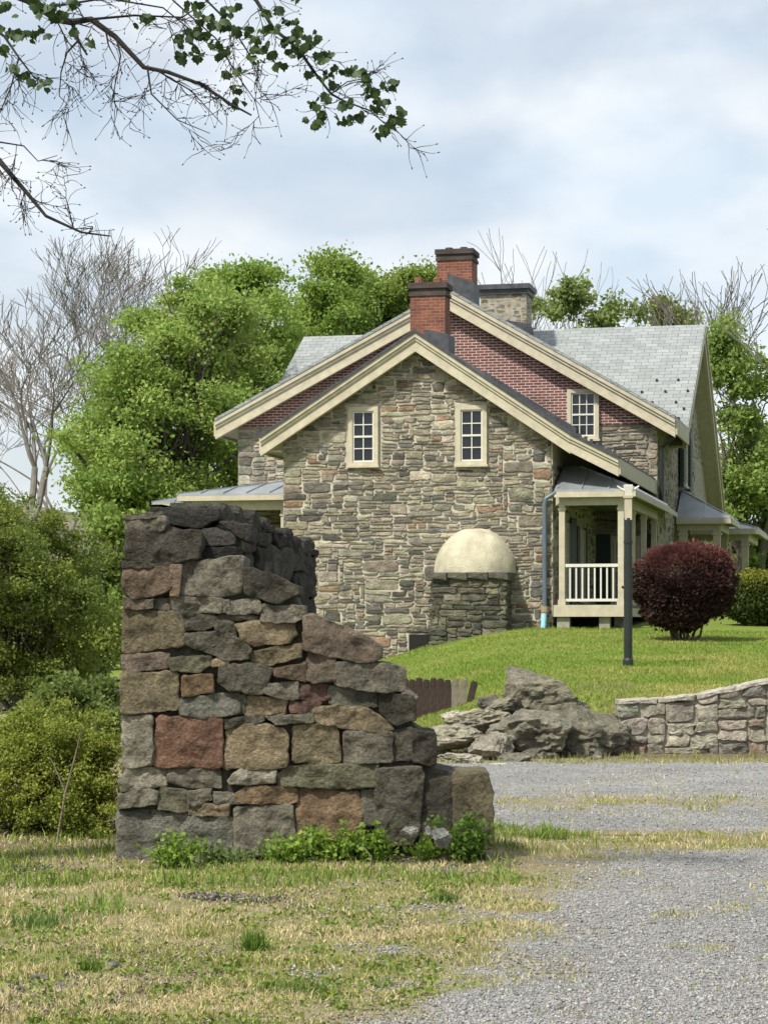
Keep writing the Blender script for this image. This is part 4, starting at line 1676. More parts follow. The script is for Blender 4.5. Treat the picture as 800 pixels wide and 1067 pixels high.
def leafy_tree(name, label, base, blobs, n_cl, n_leaf, cl_r, leaf, colA, colB, trunk_r, seed, cat='tree', group=None, n_limb=26, shell=.45, bark='bark', split=.35, flat=.7, lm='leaf', sub=4):
    g_ = np.random.default_rng(seed + 5)
    bz = Hs(base[0], base[1])
    o = empty(name, (base[0], base[1], bz))
    setp(o, label, cat, group)
    P, cols, cc_ = clumps(blobs, n_cl, n_leaf, cl_r, seed, colA, colB, shell, flat, sub)
    cols = cols * np.array([[1.95, 1.78, 2.3]])
    off_ = np.array([base[0], base[1], bz])
    crown = link('crown', leaf_mesh('crown', P - off_, leaf, cols, M[lm], seed=seed), o)
    bb = MB()
    ctr = np.average(np.array([b[:3] for b in blobs]), axis=0, weights=[b[6] for b in blobs])
    fork = np.array([0, 0, -.2]) + (ctr - off_) * np.array([.5, .5, split]) + np.array([0, 0, .3])
    tp = limb_path((0, 0, -.3), fork, g_, .03, 5)
    bb.tube(tp, [trunk_r * (1.25 - .1 * k) for k in range(5)], 10)
    for k in g_.choice(len(cc_), min(n_limb, len(cc_)), replace=False):
        tgt = cc_[k] - off_
        st = np.array(tp[g_.integers(2, 5)])
        r0 = trunk_r * g_.uniform(.22, .5)
        path = limb_path(st, tgt, g_, .05, 6)
        bb.tube(path, [r0 * (1 - .16 * q) for q in range(6)], 6)
        for q in range(3):
            s2 = np.array(path[g_.integers(2, 5)])
            t2 = s2 + (tgt - s2) * .5 + g_.normal(size=3) * min(.5, np.linalg.norm(tgt - st) * .12)
            bb.tube(limb_path(s2, t2, g_, .06, 4), [r0 * .4, r0 * .3, r0 * .2, r0 * .1], 4)
    bb.build('trunk', M[bark], o)
    return o


def B(px, py, Y, rx, ry, rdepth, w=1):
    """ellipsoid blob: centre pixel, depth, radii in photo pixels, depth radius in metres"""
    c = W(px, py, Y)
    return (c[0], c[1], c[2], rx / F * Y, rdepth, ry / F * Y, w)


G1, G2 = (.095, .165, .026), (.20, .270, .052)
leafy_tree('maple_tree', 'big bright green maple at the left, its crown spreading down to the ruin', (-7.2, 64), [B(180, 400, 64, 85, 75, 3, 2.0), B(128, 490, 63, 66, 64, 3, 1.6), B(215, 340, 65, 44, 55, 2.5, 1), B(175, 570, 62, 70, 70, 3, 1.3), B(100, 440, 64, 42, 30, 2, .4), B(118, 650, 60, 40, 66, 2.5, .9), B(165, 330, 65, 30, 24, 1.5, .15)],
           560, 115000, .62, .086, G1, G2, .35, 201, n_limb=70, flat=.5, shell=.55)
leafy_tree('maple_tree', 'rounded bright green maple rising just left of the left roof slope', (-3.9, 74), [B(262, 370, 74, 50, 80, 3, 1.6), B(235, 440, 73, 45, 70, 3, 1), B(265, 312, 74, 32, 34, 2, .8), B(238, 300, 74, 20, 24, 2, .25)],
           310, 64000, .62, .095, (.085, .155, .022), (.175, .25, .04), .3, 202, n_limb=40, flat=.5, shell=.55)
leafy_tree('maple_tree', 'round topped maple behind the house directly above the left slate slope', (-1.7, 80), [B(350, 335, 80, 44, 56, 3, 1.4), B(362, 298, 80, 32, 28, 2.5, .8), B(325, 360, 80, 30, 50, 2, .5)],
           210, 44000, .62, .10, (.08, .145, .02), (.165, .235, .038), .3, 203, n_limb=30, flat=.5, shell=.55)
leafy_tree('maple_tree', 'maple behind the house showing left of the brick chimneys', (.6, 84), [B(415, 316, 84, 34, 30, 3, 1), B(436, 298, 84, 18, 20, 2, .4), B(395, 340, 84, 40, 40, 2, .6)],
           120, 32000, .58, .10, (.08, .14, .02), (.17, .23, .04), .3, 204, n_limb=24, flat=.5, shell=.55)
leafy_tree('deciduous_tree', 'sparse airy green tree behind the roof right of the stone chimney', (7.6, 88), [B(588, 318, 88, 34, 28, 2, 1), B(636, 326, 88, 34, 24, 2, .9), B(604, 302, 88, 22, 18, 2, .4), B(610, 370, 88, 50, 40, 2, .6)],
           190, 5600, .36, .13, (.085, .13, .03), (.17, .22, .06), .10, 205, n_limb=34, shell=.75)
leafy_tree('deciduous_tree', 'small olive green tree top peeping over the right end of the slate ridge', (12, 94), [B(692, 335, 94, 20, 18, 2, 1), B(680, 380, 94, 30, 40, 2, .8)],
           50, 11000, .6, .125, (.085, .12, .022), (.16, .20, .04), .12, 206, n_limb=8)
leafy_tree('deciduous_tree', 'thin yellow green tree beside the right end gable', (12.2, 76), [B(757, 375, 76, 18, 26, 2, 1), B(745, 350, 76, 10, 12, 1.5, .4), B(770, 430, 76, 28, 34, 2, .9), B(785, 480, 76, 30, 40, 2, 1.1), B(760, 520, 76, 24, 40, 2, .8), B(795, 400, 76, 22, 36, 2, .5), B(760, 340, 76, 14, 10, 1, .3)],
           200, 17000, .5, .11, (.09, .15, .026), (.18, .25, .05), .12, 207, n_limb=20, shell=.6)
leafy_tree('deciduous_tree', 'dense mid green tree at the right edge behind the rear porch', (15.5, 80), [B(785, 548, 80, 40, 56, 3, 1.4), B(815, 500, 80, 40, 56, 3, 1), B(760, 580, 79, 26, 40, 2, .7), B(840, 560, 80, 40, 70, 3, 1), B(735, 600, 82, 30, 40, 2, .5)],
           280, 60000, .65, .115, (.075, .13, .022), (.15, .215, .038), .28, 208, n_limb=30, flat=.5)
leafy_tree('understorey_tree', 'dark green spreading young tree left of the ruin, behind the near bush', (-5.0, 30), [B(30, 600, 30, 62, 75, 1.4, 1.6), B(80, 640, 30, 40, 60, 1.2, 1), B(-10, 560, 30, 40, 60, 1.2, 1), B(10, 690, 30, 60, 45, 1.2, .9), B(-60, 620, 30, 60, 90, 1.4, 1)],
           560, 85000, .19, .033, (.05, .085, .014), (.14, .18, .026), .09, 209, n_limb=60, sub=2)
leafy_tree('bush', 'loose yellow green bush at the left frame edge beside the foot of the ruin', (-2.62, 16.8), [B(50, 830, 16.8, 66, 62, .55, 1.5), B(20, 800, 16.8, 55, 55, .5, 1), B(90, 850, 16.6, 36, 50, .4, .8), B(50, 765, 16.9, 40, 30, .4, .5), B(-40, 830, 16.8, 55, 65, .5, 1), B(70, 790, 16.8, 46, 44, .45, .9), B(95, 800, 16.9, 22, 40, .3, .35)],
           900, 85000, .085, .0165, (.08, .12, .016), (.20, .24, .034), .02, 210, n_limb=110, cat='bush', split=.1, sub=1.6)
leafy_tree('shrub', 'pale grey leaved shrub in the shade under the dark young tree', (-6.6, 38), [B(25, 705, 38, 50, 30, 1, 1), B(70, 690, 38, 40, 30, 1, .7)],
           70, 5000, .3, .07, (.12, .14, .09), (.22, .23, .16), .05, 211, n_limb=20, cat='shrub', split=.15)
leafy_tree('young_tree', 'bright green young tree with dark trunk showing through the gap left of the ruin', (-5.05, 37.5), [B(112, 650, 37.5, 30, 62, 1, 1), B(90, 640, 37.5, 34, 50, 1, .8), B(130, 600, 37.5, 26, 70, 1, .7)],
           110, 20000, .3, .07, (.08, .14, .02), (.17, .24, .04), .10, 212, n_limb=22, split=.3)


leafy_tree('shrub', 'low leafy green shrub in the shade just left of the ruin, behind the near bush', (-3.75, 27), [B(95, 735, 27, 40, 26, .8, 1), B(60, 745, 27, 40, 30, .8, 1), B(112, 755, 26.5, 16, 16, .5, .3)],
           110, 12000, .16, .045, (.05, .085, .016), (.125, .165, .03), .03, 213, n_limb=30, cat='shrub', split=.1)
leafy_tree('shading_tree', 'big unseen tree added right of the house to shade its right walls', (15.5, 56), [(15.5, 56, 6, 4, 4.5, 5, 1), (15, 54, 9, 3.5, 4, 3.5, .8)], 200, 9000, .9, .26, (.05, .09, .02), (.12, .16, .03), .3, 214, n_limb=20)  # added out of view to block sky light from the right walls
leafy_tree('shading_tree', 'unseen tree added right of the porch to shade its right side', (15.5, 46), [(15.5, 46, 5.5, 4, 4.5, 4.5, 1), (16, 46, 8.5, 3.5, 4, 3.5, .8)], 200, 9000, .9, .26, (.05, .09, .02), (.12, .16, .03), .3, 215, n_limb=20)  # second added tree, unseen, keeps the porch side in shade


# red barberry bush, hedge
def clipped(name, label, base, blobs, n, size, colA, colB, seed, cat, colTop=None, topz=None, stems=14):
    bz = Hs(*base)
    o = empty(name, (base[0], base[1], bz))
    setp(o, label, cat)
    g_ = np.random.default_rng(seed)
    Ps = []
    for (cx, cy, cz, rx, ry, rz, w) in blobs:
        k = int(n * w)
        d = g_.normal(size=(k, 3))
        d /= np.linalg.norm(d, axis=1, keepdims=True)
        r = 1 - np.abs(g_.normal(size=k)) * .13 + (g_.uniform(0, 1, k) < .07) * g_.uniform(0, .13, k)
        lump = np.array([1 + .17 * fbm(q[0] * 2.1 + seed, q[1] * 2.1, q[2] * 2.1, 4) for q in d])
        Ps.append(np.array([cx, cy, cz]) + d * (r * lump)[:, None] * np.array([rx, ry, rz]))
    P = np.concatenate(Ps)
    P = P[P[:, 2] > bz + .04]
    tone = g_.uniform(0, 1, len(P)) ** 1.3
    cols = np.array(colA)[None] * (1 - tone[:, None]) + np.array(colB)[None] * tone[:, None]
    if colTop is not None:     # leaf colour blends into another one towards the top
        t = np.clip((P[:, 2] - topz[0]) / (topz[1] - topz[0]), 0, 1) * g_.uniform(.3, 1, len(P))
        cols = cols * (1 - t[:, None]) + np.array(colTop)[None] * t[:, None]
    off_ = np.array([base[0], base[1], bz])
    link('foliage', leaf_mesh('foliage', P - off_, size, cols, M['leaf'], seed=seed), o)
    b = MB()
    for k in range(stems):
        bl = blobs[g_.integers(0, len(blobs))]
        t = np.array(bl[:3]) + g_.normal(size=3) * np.array(bl[3:6]) * .35 - off_
        s_ = np.array([t[0] * .25, t[1] * .25, -.05])
        b.tube(limb_path(s_, t, g_, .05, 5), [.03, .025, .02, .014, .008], 5)
    b.build('stems', M['bark'], o)
    return o


by = 43.5
bx = W(712, 0, by)[0]
clipped('barberry_bush', 'round clipped dark red bush on the lawn in front of the porch', (bx, by), [B(714, 606, by, 53, 42, .95, .8), B(708, 628, by, 38, 30, .7, .45), B(672, 608, by, 20, 22, .4, .08), B(735, 590, by, 26, 24, .6, .12), B(745, 618, by, 20, 26, .5, .1), B(690, 632, by, 24, 22, .5, .12)],
        15000, .05, (.034, .021, .018), (.11, .052, .045), 301, 'bush', colTop=(.27, .10, .09), topz=(W(0, 600, by)[2], W(0, 568, by)[2]))
hy = 51
hx = W(800, 0, hy)[0]
clipped('hedge', 'clipped yellow green hedge at the right edge behind the red bush', (hx, hy), [B(785, 622, hy, 36, 30, .8, .35), B(820, 620, hy, 44, 31, .8, .35), B(870, 620, hy, 50, 28, .8, .3)],
        18000, .055, (.04, .065, .014), (.11, .15, .026), 302, 'hedge', colTop=(.34, .35, .055), topz=(W(0, 618, hy)[2], W(0, 600, hy)[2]))


# ------------------------------------------------------------------ bare trees
def bare_tree(label, px, Y, top_py, seed, r0, spread=.5, depth=6, lean=0, group='bare trees in the background', col='twig', fork=.28, nb_=(2, 4)):
    x = W(px, 0, Y)[0]
    bz = Hs(x, Y)
    hgt = W(0, top_py, Y)[2] - bz
    o = empty('bare_tree', (x, Y, bz))
    setp(o, label, 'tree', group)
    r_ = random.Random(seed)
    tb, bb = MB(), MB()

    def grow(p, d_, ln, rad, lv):
        pts, q = [p], p
        dd = d_
        n = 4
        for k in range(n):
            dd = (dd + Vector((r_.gauss(0, .12), r_.gauss(0, .12), r_.gauss(.03, .08)))).normalized()
            q = q + dd * ln / n
            pts.append(q)
        rads = [max(.011, rad * (1 - .07 * k)) for k in range(n + 1)]
        (tb if lv == 0 else bb).tube(pts, rads, 8 if lv < 2 else (5 if lv < 3 else 3), cap=False)
        if lv >= depth:
            return
        k = r_.randint(*nb_)
        for i in range(k):
            a = r_.uniform(0, 2 * math.pi)
            s_ = spread * r_.uniform(.6, 1.5)
            side = Vector((math.cos(a), math.sin(a), 0))
            nd = (dd + side * s_ + Vector((0, 0, .12))).normalized()
            st = pts[-1] if i < 2 else pts[r_.randint(2, n)]
            grow(st, nd, ln * r_.uniform(.62, .86), rads[-1] * r_.uniform(.58, .85), lv + 1)
    grow(Vector((0, 0, -.2)), Vector((lean, 0, 1)).normalized(), hgt * fork, r0, 0)
    zmax = float(np.percentile([v[2] for v in bb.v], 99.3))
    s_ = hgt / zmax
    tb.build('trunk', M[col], o)
    bb.build('branches', M[col], o)
    for c in o.children:
        c.scale = (s_, s_, s_)
    return o


bare_tree('large leafless grey tree filling the sky above the left maple', 98, 88, 248, 3, .24, .62, 7, -.05)
bare_tree('leafless tree at the left frame edge with low spreading limbs', 15, 80, 290, 14, .22, .65, 6, .1)
bare_tree('leafless tree top standing behind the maples left of the roof', 185, 100, 262, 25, .2, .45, 6)
bare_tree('faint leafless tree directly behind the brick chimneys', 505, 120, 264, 36, .13, .4, 4)
bare_tree('faint leafless tree behind the stone chimney', 548, 118, 262, 37, .13, .34, 4)
bare_tree('slender leafless tree just right of the slate gable end', 768, 84, 285, 58, .10, .33, 5, .02)
bare_tree('tall leafless tree at the right frame edge', 790, 78, 262, 69, .14, .36, 5, 0)
bare_tree('leafless tree half out of the frame at the far right', 830, 88, 275, 70, .16, .5, 5, 0)

# ------------------------------------------------------------------ far dry stone wall and posts seen through the gap at the left
dw = empty('dry_stone_wall', (-5.6, 36, Hs(-5.6, 36)))
setp(dw, 'low grey dry stone wall far behind the bushes at the left', 'wall')
db = MB()
rubble(db, -3.2, 2.2, -.3, .62, (ZERO, VX, VZ, -VY), None, [], [(2, (.10, .095, .08)), (1, (.07, .066, .055)), (1, (.14, .13, .11))], 81, cell=(.09, .05), wr=(3, 9), hr=(2, 3), g=.01)
db.build('stonework', M['wall'], dw)
part('wall_core', lambda b: b.box(-3.2, 2.2, .03, .5, -.4, .57), M['core'], dw)

# ------------------------------------------------------------------ overhanging maple, its trunk just outside the frame
mt = empty('overhanging_maple', (-4.6, 12.6, 0))
setp(mt, 'near maple whose dark twigs and few leaf clusters hang into the sky at upper left', 'tree')
mo = Vector((-4.6, 12.6, 0))


def pxl(pts, Y0, Y1):
    n = len(pts)
    return [Vector(W(x, y, Y0 + (Y1 - Y0) * i / (n - 1))) - mo for i, (x, y) in enumerate(pts)]


tr = MB()
tr.tube([(0, 0, -.2), (.05, 0, 1.5), (0, .1, 3.2), (.1, .1, 4.8), (.15, 0, 7.5)], [.32, .26, .23, .2, .1], 14)
tr.build('trunk', M['bark'], mt)
br = MB()
r_ = random.Random(77)
tips = []


def twigs(path, rad, lv, dens, drop):
    """side twigs along a branch"""
    for i in range(len(path) - 1):
        a, b_ = path[i], path[i + 1]
        seg = (b_ - a)
        n = max(1, int(seg.length * dens))
        for k in range(n):
            if r_.random() < .12:
                continue
            p = a + seg * r_.random()
            d_ = seg.normalized()
            side = Vector((r_.gauss(0, 1), r_.gauss(0, .8), r_.gauss(-drop, .8)))
            nd = (d_ * .8 + side * .55).normalized()
            ln = r_.uniform(.10, .32) * (1.0 if lv == 0 else .55)
            q = [p]
            for s_ in range(4):
                nd = (nd + Vector((r_.gauss(0, .22), r_.gauss(0, .22), r_.gauss(-.03, .22)))).normalized()
                q.append(q[-1] + nd * ln / 4)
            r1 = max(.0023, rad * .38)
            br.tube(q, [r1, r1 * .85, r1 * .7, r1 * .55, r1 * .35], 4, cap=False)
            tips.append(q[-1])
            if lv < 2:
                twigs(q, r1, lv + 1, 7, drop)
            else:
                # a little bud
                br.tube([q[-1], q[-1] + nd * .012], [.0035, .0025], 4)


def branch(pts, Y0, Y1, r0, r1, dens=5, drop=.2, start=None):
    P_ = pxl(pts, Y0, Y1)
    if start is not None:
        P_ = [Vector(start)] + P_
    n = len(P_)
    rad = [r0 + (r1 - r0) * i / (n - 1) for i in range(n)]
    br.tube(P_, rad, 7, cap=False)
    twigs(P_[1 if start is not None else 0:], (r0 + r1) / 2.2, 0, dens, drop)


branch([(-60, -30), (0, -12), (30, 0), (60, 20), (75, 23), (95, 20), (120, 38), (150, 70), (175, 75), (210, 88), (240, 108), (262, 120)], 12.4, 12.0, .030, .005, 7, .1, start=(.1, .1, 4.6))
branch([(75, 23), (82, 42), (91, 57)], 12.3, 12.2, .011, .006, 3)
branch([(82, 42), (70, 55), (64, 75), (62, 100), (72, 110)], 12.2, 12.1, .006, .002, 5)
branch([(122, 42), (126, 58), (122, 80), (115, 112)], 12.1, 12.0, .006, .002, 6)
branch([(154, 72), (158, 98), (185, 125), (219, 139)], 12.0, 11.9, .006, .002, 6)
branch([(165, 74), (200, 95), (232, 130)], 12.0, 12.1, .005, .002, 6)
branch([(-20, 20), (5, 38), (20, 60), (37, 82)], 12.5, 12.3, .010, .004, 4)
branch([(-40, 120), (0, 168), (12, 182), (30, 203), (48, 225), (85, 242), (115, 246)], 12.6, 12.3, .022, .004, 7, 0, start=(.15, .1, 3.9))
branch([(0, 148), (25, 152), (40, 168), (60, 162)], 12.5, 12.4, .005, .002, 5)
branch([(190, -25), (215, 0), (240, 25), (262, 60), (268, 78)], 12.4, 12.2, .009, .003, 4, .2, start=(.12, .05, 5.2))
branch([(240, -40), (268, 2), (285, 30), (312, 52), (325, 72), (345, 98), (360, 106), (385, 115), (402, 130)], 12.5, 12.0, .014, .003, 1.2, .2, start=(.12, .05, 5.6))
branch([(345, 98), (362, 85), (380, 82)], 12.2, 12.1, .004, .002, 2)
branch([(95, 20), (140, 16), (190, 18), (225, -5)], 12.2, 12.4, .008, .003, 5, 0)
branch([(60, 6), (110, -2), (170, 8), (210, 40), (235, 60)], 12.3, 12.1, .007, .002, 5, .1)
branch([(180, 0), (225, 40), (245, 75), (266, 105), (272, 130)], 12.5, 12.2, .005, .002, 4, .1)
branch([(20, 60), (12, 90), (0, 118), (-20, 140)], 12.4, 12.3, .005, .003, 4)
br.build('branches', M['darktwig'], mt)


# maple leaves: five-lobed, hanging in clusters
def maple_leaves(centres, seed):
    g_ = random.Random(seed)
    out = [(0, 0), (.20, -.02), (.45, .02), (.47, .20), (.62, .42), (.46, .52), (.40, .70), (.22, .70), (0, 1.0), (-.22, .70), (-.40, .70), (-.46, .52), (-.62, .42), (-.47, .20), (-.45, .02), (-.20, -.02)]
    V, Fc, Cl = [], [], []
    for (px, py, n, sp) in centres:
        for k in range(int(n * 1.15)):
            Y = 12.1 + g_.gauss(0, .08)
            c = Vector(W(px + g_.gauss(0, sp * .75), py + g_.gauss(0, sp * .55), Y)) - mo
            s_ = g_.uniform(.030, .060)
            d_ = Vector((g_.gauss(0, .55), g_.gauss(0, .55), -1 + g_.gauss(0, .35))).normalized()
            nrm = Vector((g_.gauss(0, .7), g_.gauss(0, .9), .7)).normalized()
            a = d_.cross(nrm).normalized()
            o_ = len(V)
            ct = c + d_ * s_ * .38
            V.append(ct)
            nn = a.cross(d_)
            for (x, y) in out:
                V.append(c + a * x * s_ + d_ * y * s_ - nn * abs(x) * s_ * .35)
            m_ = len(out)
            for i in range(m_):
                Fc.append((o_, o_ + 1 + i, o_ + 1 + (i + 1) % m_))
            t = g_.random()
            col = (.022 + .03 * t, .045 + .045 * t, .012 + .008 * t)
            Cl += [col] * (m_ + 1)
    return np_mesh('leaves', np.array([tuple(v) for v in V]), np.array(Fc), M['leafmaple'], np.array(Cl))


LV = [(8, 5, 10, 8), (8, 32, 8, 7), (28, 35, 9, 7), (42, 30, 5, 5), (14, 70, 5, 5), (24, 77, 6, 5), (43, 84, 8, 6), (40, 6, 9, 7), (58, 8, 9, 7), (65, 15, 6, 5), (3, 50, 6, 5), (75, 30, 4, 4), (92, 40, 4, 4),
      (154, 16, 9, 6), (187, 38, 10, 6), (191, 58, 8, 5), (205, 35, 14, 8), (205, 52, 9, 6), (215, 20, 10, 7), (222, 45, 8, 6), (232, 22, 8, 6), (245, 28, 6, 5), (230, 52, 6, 5), (238, 76, 6, 4), (250, 70, 5, 4), (246, 92, 6, 4), (248, 105, 6, 4),
      (265, 40, 9, 6), (262, 30, 6, 5), (275, 50, 8, 6), (278, 12, 5, 4), (291, 10, 8, 5), (285, 30, 8, 6), (300, 22, 9, 6), (310, 35, 11, 7), (322, 42, 9, 6), (330, 38, 6, 5), (312, 50, 9, 6), (300, 42, 8, 6), (270, 62, 6, 5), (290, 66, 5, 4), (284, 57, 4, 4),
      (322, 76, 6, 4), (335, 58, 8, 4), (343, 55, 5, 3), (340, 76, 7, 4), (347, 85, 6, 4), (349, 70, 3, 3), (365, 73, 11, 5), (384, 78, 9, 5), (384, 90, 8, 5), (390, 97, 6, 4), (408, 85, 9, 5), (396, 104, 6, 4), (395, 110, 5, 4), (360, 108, 7, 4), (337, 100, 9, 5), (327, 107, 6, 4), (330, 126, 8, 5), (352, 124, 5, 4), (364, 122, 4, 4), (374, 119, 6, 4), (397, 135, 9, 5), (410, 123, 8, 5), (404, 132, 6, 5), (418, 114, 6, 4), (335, 118, 6, 4), (135, -8, 8, 8), (310, -6, 6, 5), (240, 8, 7, 6), (205, 5, 8, 7), (75, 2, 6, 5)]
link('leaves', maple_leaves(LV, 5), mt)


# ------------------------------------------------------------------ grass, straw and gravel (nobody could count them)
def blades(name, P, h, w, lean, cols, seed, m='blade'):
    g_ = np.random.default_rng(seed)
    n = len(P)
    a = g_.uniform(0, 2 * np.pi, n)
    S = np.stack([np.cos(a), np.sin(a), np.zeros(n)], 1)
    b = g_.uniform(0, 2 * np.pi, n)
    Ld = np.stack([np.cos(b), np.sin(b), np.zeros(n)], 1) * (lean * np.abs(g_.normal(size=n)))[:, None]
    hh = (h * g_.uniform(.4, 1.4, n))[:, None]
    ww = (w * g_.uniform(.6, 1.4, n))[:, None]
    up = np.array([[0, 0, 1.0]])
    mid = P + hh * .55 * up + Ld * hh * .35
    tip = P + hh * up * (1 - .25 * np.minimum(1, np.linalg.norm(Ld, axis=1, keepdims=True))) + Ld * hh
    V = np.stack([P - S * ww, P + S * ww, mid + S * ww * .7, mid - S * ww * .7, tip], 1).reshape(-1, 3)
    i = np.arange(n) * 5
    T = np.concatenate([np.stack([i, i + 1, i + 2], 1), np.stack([i, i + 2, i + 3], 1), np.stack([i + 3, i + 2, i + 4], 1)])
    return np_mesh(name, V, T, M[m], np.repeat(cols, 5, 0))


def npn(X, Y, s, seed):
    """cheap smooth 2-D value noise 0..1, vectorised"""
    g_ = np.random.default_rng(seed)
    T = g_.uniform(0, 1, (64, 64))
    x, y = X * s + 1000, Y * s + 1000
    xi, yi = np.floor(x).astype(int), np.floor(y).astype(int)
    fx, fy_ = x - xi, y - yi
    fx, fy_ = fx * fx * (3 - 2 * fx), fy_ * fy_ * (3 - 2 * fy_)
    t = lambda a, b: T[a % 64, b % 64]
    return (t(xi, yi) * (1 - fx) + t(xi + 1, yi) * fx) * (1 - fy_) + (t(xi, yi + 1) * (1 - fx) + t(xi + 1, yi + 1) * fx) * fy_


def fan(n, y0, y1, seed, marg=60, x0=-60, x1=860):
    """points spread over the ground between two depths, over the width the photo shows and a little more"""
    g_ = np.random.default_rng(seed)
    py = 1 / g_.uniform(1 / y1 ** 1.0, 1 / y0 ** 1.0, n)
    Y = py
    X = (g_.uniform(x0, x1, n) - 400) / F * Y
    return X, Y


def in_ruin(X, Y):
    return (X > -1.82) & (X < .75) & (Y > RY - .02) & (Y < RY + .75)


# foreground grass
X, Y = fan(430000, 8.4, 25.5, 1, x0=-90, x1=900)
gmk = gravel(X, Y) + (npn(X, Y, 2.6, 2) - .5) * 1.3 + (npn(X, Y, 9, 3) - .5) * .7
dens = .12 + .9 * npn(X, Y, 1.9, 4) * npn(X, Y, 7, 5) * 1.5
keep = (rng.uniform(0, 1, len(X)) > np.clip(gmk * 1.5 - .2, 0, .985)) & (rng.uniform(0, 1, len(X)) < dens) & ~in_ruin(X, Y)
X, Y = X[keep], Y[keep]
gr = npn(X, Y, 1.3, 6) * .65 + npn(X, Y, 5, 7) * .45
straw = rng.uniform(0, 1, len(X)) < np.clip(1.32 - gr * 1.4, .14, .93)
k = rng.uniform(.7, 1.3, len(X))[:, None]
cg = np.array([(.19, .235, .038)]) * k + rng.uniform(0, .05, len(X))[:, None] * np.array([[1, .7, .1]])
cs = np.array([(.52, .44, .24)]) * k
cols = np.where(straw[:, None], cs, cg)
hgt_ = .014 + .034 * npn(X, Y, 3.1, 8) ** 1.6 + .012 * (Y > 15)
lean_ = np.where(straw, 1.0, .75)
P = np.stack([X, Y, H(X, Y)], 1)
setp(link('grass', blades('grass', P, hgt_, .0016 + .00012 * Y, lean_, cols, 11)), kind='stuff')

# taller grass along the ruin, the rocks and the wall foot
X1, Y1 = fan(9000, 15.2, 17.2, 12, x0=505, x1=720)
X2, Y2 = fan(5000, 13.2, 14.75, 13, x0=-40, x1=540)
X3, Y3 = fan(5000, 24.9, 26.7, 14, x0=440, x1=900)
X4, Y4 = fan(3500, 12, 16.5, 15, x0=-60, x1=130)
X5, Y5 = fan(16000, 25.9, 30.5, 62, x0=440, x1=660)
X = np.concatenate([X1, X2, X3, X4, X5])
Y = np.concatenate([Y1, Y2, Y3, Y4, Y5])
kp = (npn(X, Y, 2.4, 16) * .6 + npn(X, Y, 8, 61) * .5 > .5 + .30 * sst(.7, 2.0, X) * (Y < 20) + .2 * rng.uniform(0, 1, len(X)) * ((Y < 14.8) | (X > .5))) & ~in_ruin(X, Y)
X, Y = X[kp], Y[kp]
tone = rng.uniform(0, 1, len(X))[:, None]
dry = (Y > 24.5)[:, None] * .55
cols = (np.array([(.11, .20, .028)]) * (1 - tone) + np.array([(.24, .30, .06)]) * tone) * (1 - dry) + np.array([(.33, .28, .13)]) * dry
setp(link('tall_grass', blades('tall_grass', np.stack([X, Y, H(X, Y)], 1), (.045 + .07 * npn(X, Y, 5, 17)) * rng.uniform(.5, 1.2, len(X)), .0045, .7, cols, 18)), kind='stuff')

# lawn up to the house
X, Y = fan(210000, 27.1, 53, 19, x0=380, x1=900)
onl = (X > -.5 + .0 * Y)
lv_ = npn(X, Y, .7, 20) * .6 + npn(X, Y, 3, 21) * .4
edge = np.clip((Y - 27) / 6, 0, 1)
kp = onl & (rng.uniform(0, 1, len(X)) < .35 + .65 * edge)
du = (X + 2.319) * cH - (Y - 50.40) * sH
dv = (X + 2.319) * sH + (Y - 50.40) * cH
kp &= ~((dv > -.02) | ((dv > BV) & (du > UA) & (du < UB)))
X, Y, lv_, edge = X[kp], Y[kp], lv_[kp], edge[kp]
k = rng.uniform(.75, 1.25, len(X))[:, None]
yel = np.clip(.85 - edge * .72 + (lv_ - .5) * 1.5 + .2 * sst(2, 6, X), 0, 1)[:, None]
cols = (np.array([(.175, .26, .034)]) * (1 - yel) + np.array([(.37, .34, .11)]) * yel) * k
setp(link('lawn_grass', blades('lawn_grass', np.stack([X, Y, H(X, Y)], 1), .022 + .04 * npn(X, Y, 1.1, 70), .0055, .8, cols, 22)), kind='stuff')


# gravel stones
def pebbles(name, X, Y, size, cols, seed):
    g_ = np.random.default_rng(seed)
    n = len(X)
    base = np.array([(1, 0, 0), (-1, 0, 0), (0, 1, 0), (0, -1, 0), (0, 0, 1), (0, 0, -1)], float)
    S = size[:, None] * g_.uniform(.55, 1.3, (n, 3)) * np.array([[1, 1, .65]])
    V = base[None] * S[:, None] + g_.normal(size=(n, 6, 3)) * size[:, None, None] * .22
    a = g_.uniform(0, 2 * np.pi, n)
    ca, sa = np.cos(a)[:, None], np.sin(a)[:, None]
    x, y = V[..., 0] * ca - V[..., 1] * sa, V[..., 0] * sa + V[..., 1] * ca
    V = np.stack([x + X[:, None], y + Y[:, None], V[..., 2] + H(X, Y)[:, None] + .006 + size[:, None] * .25], -1).reshape(-1, 3)
    Fb = np.array([(0, 2, 4), (2, 1, 4), (1, 3, 4), (3, 0, 4), (2, 0, 5), (1, 2, 5), (3, 1, 5), (0, 3, 5)])
    T = (Fb[None] + (np.arange(n) * 6)[:, None, None]).reshape(-1, 3)
    return np_mesh(name, V, T, M['pebble'], np.repeat(cols, 6, 0))


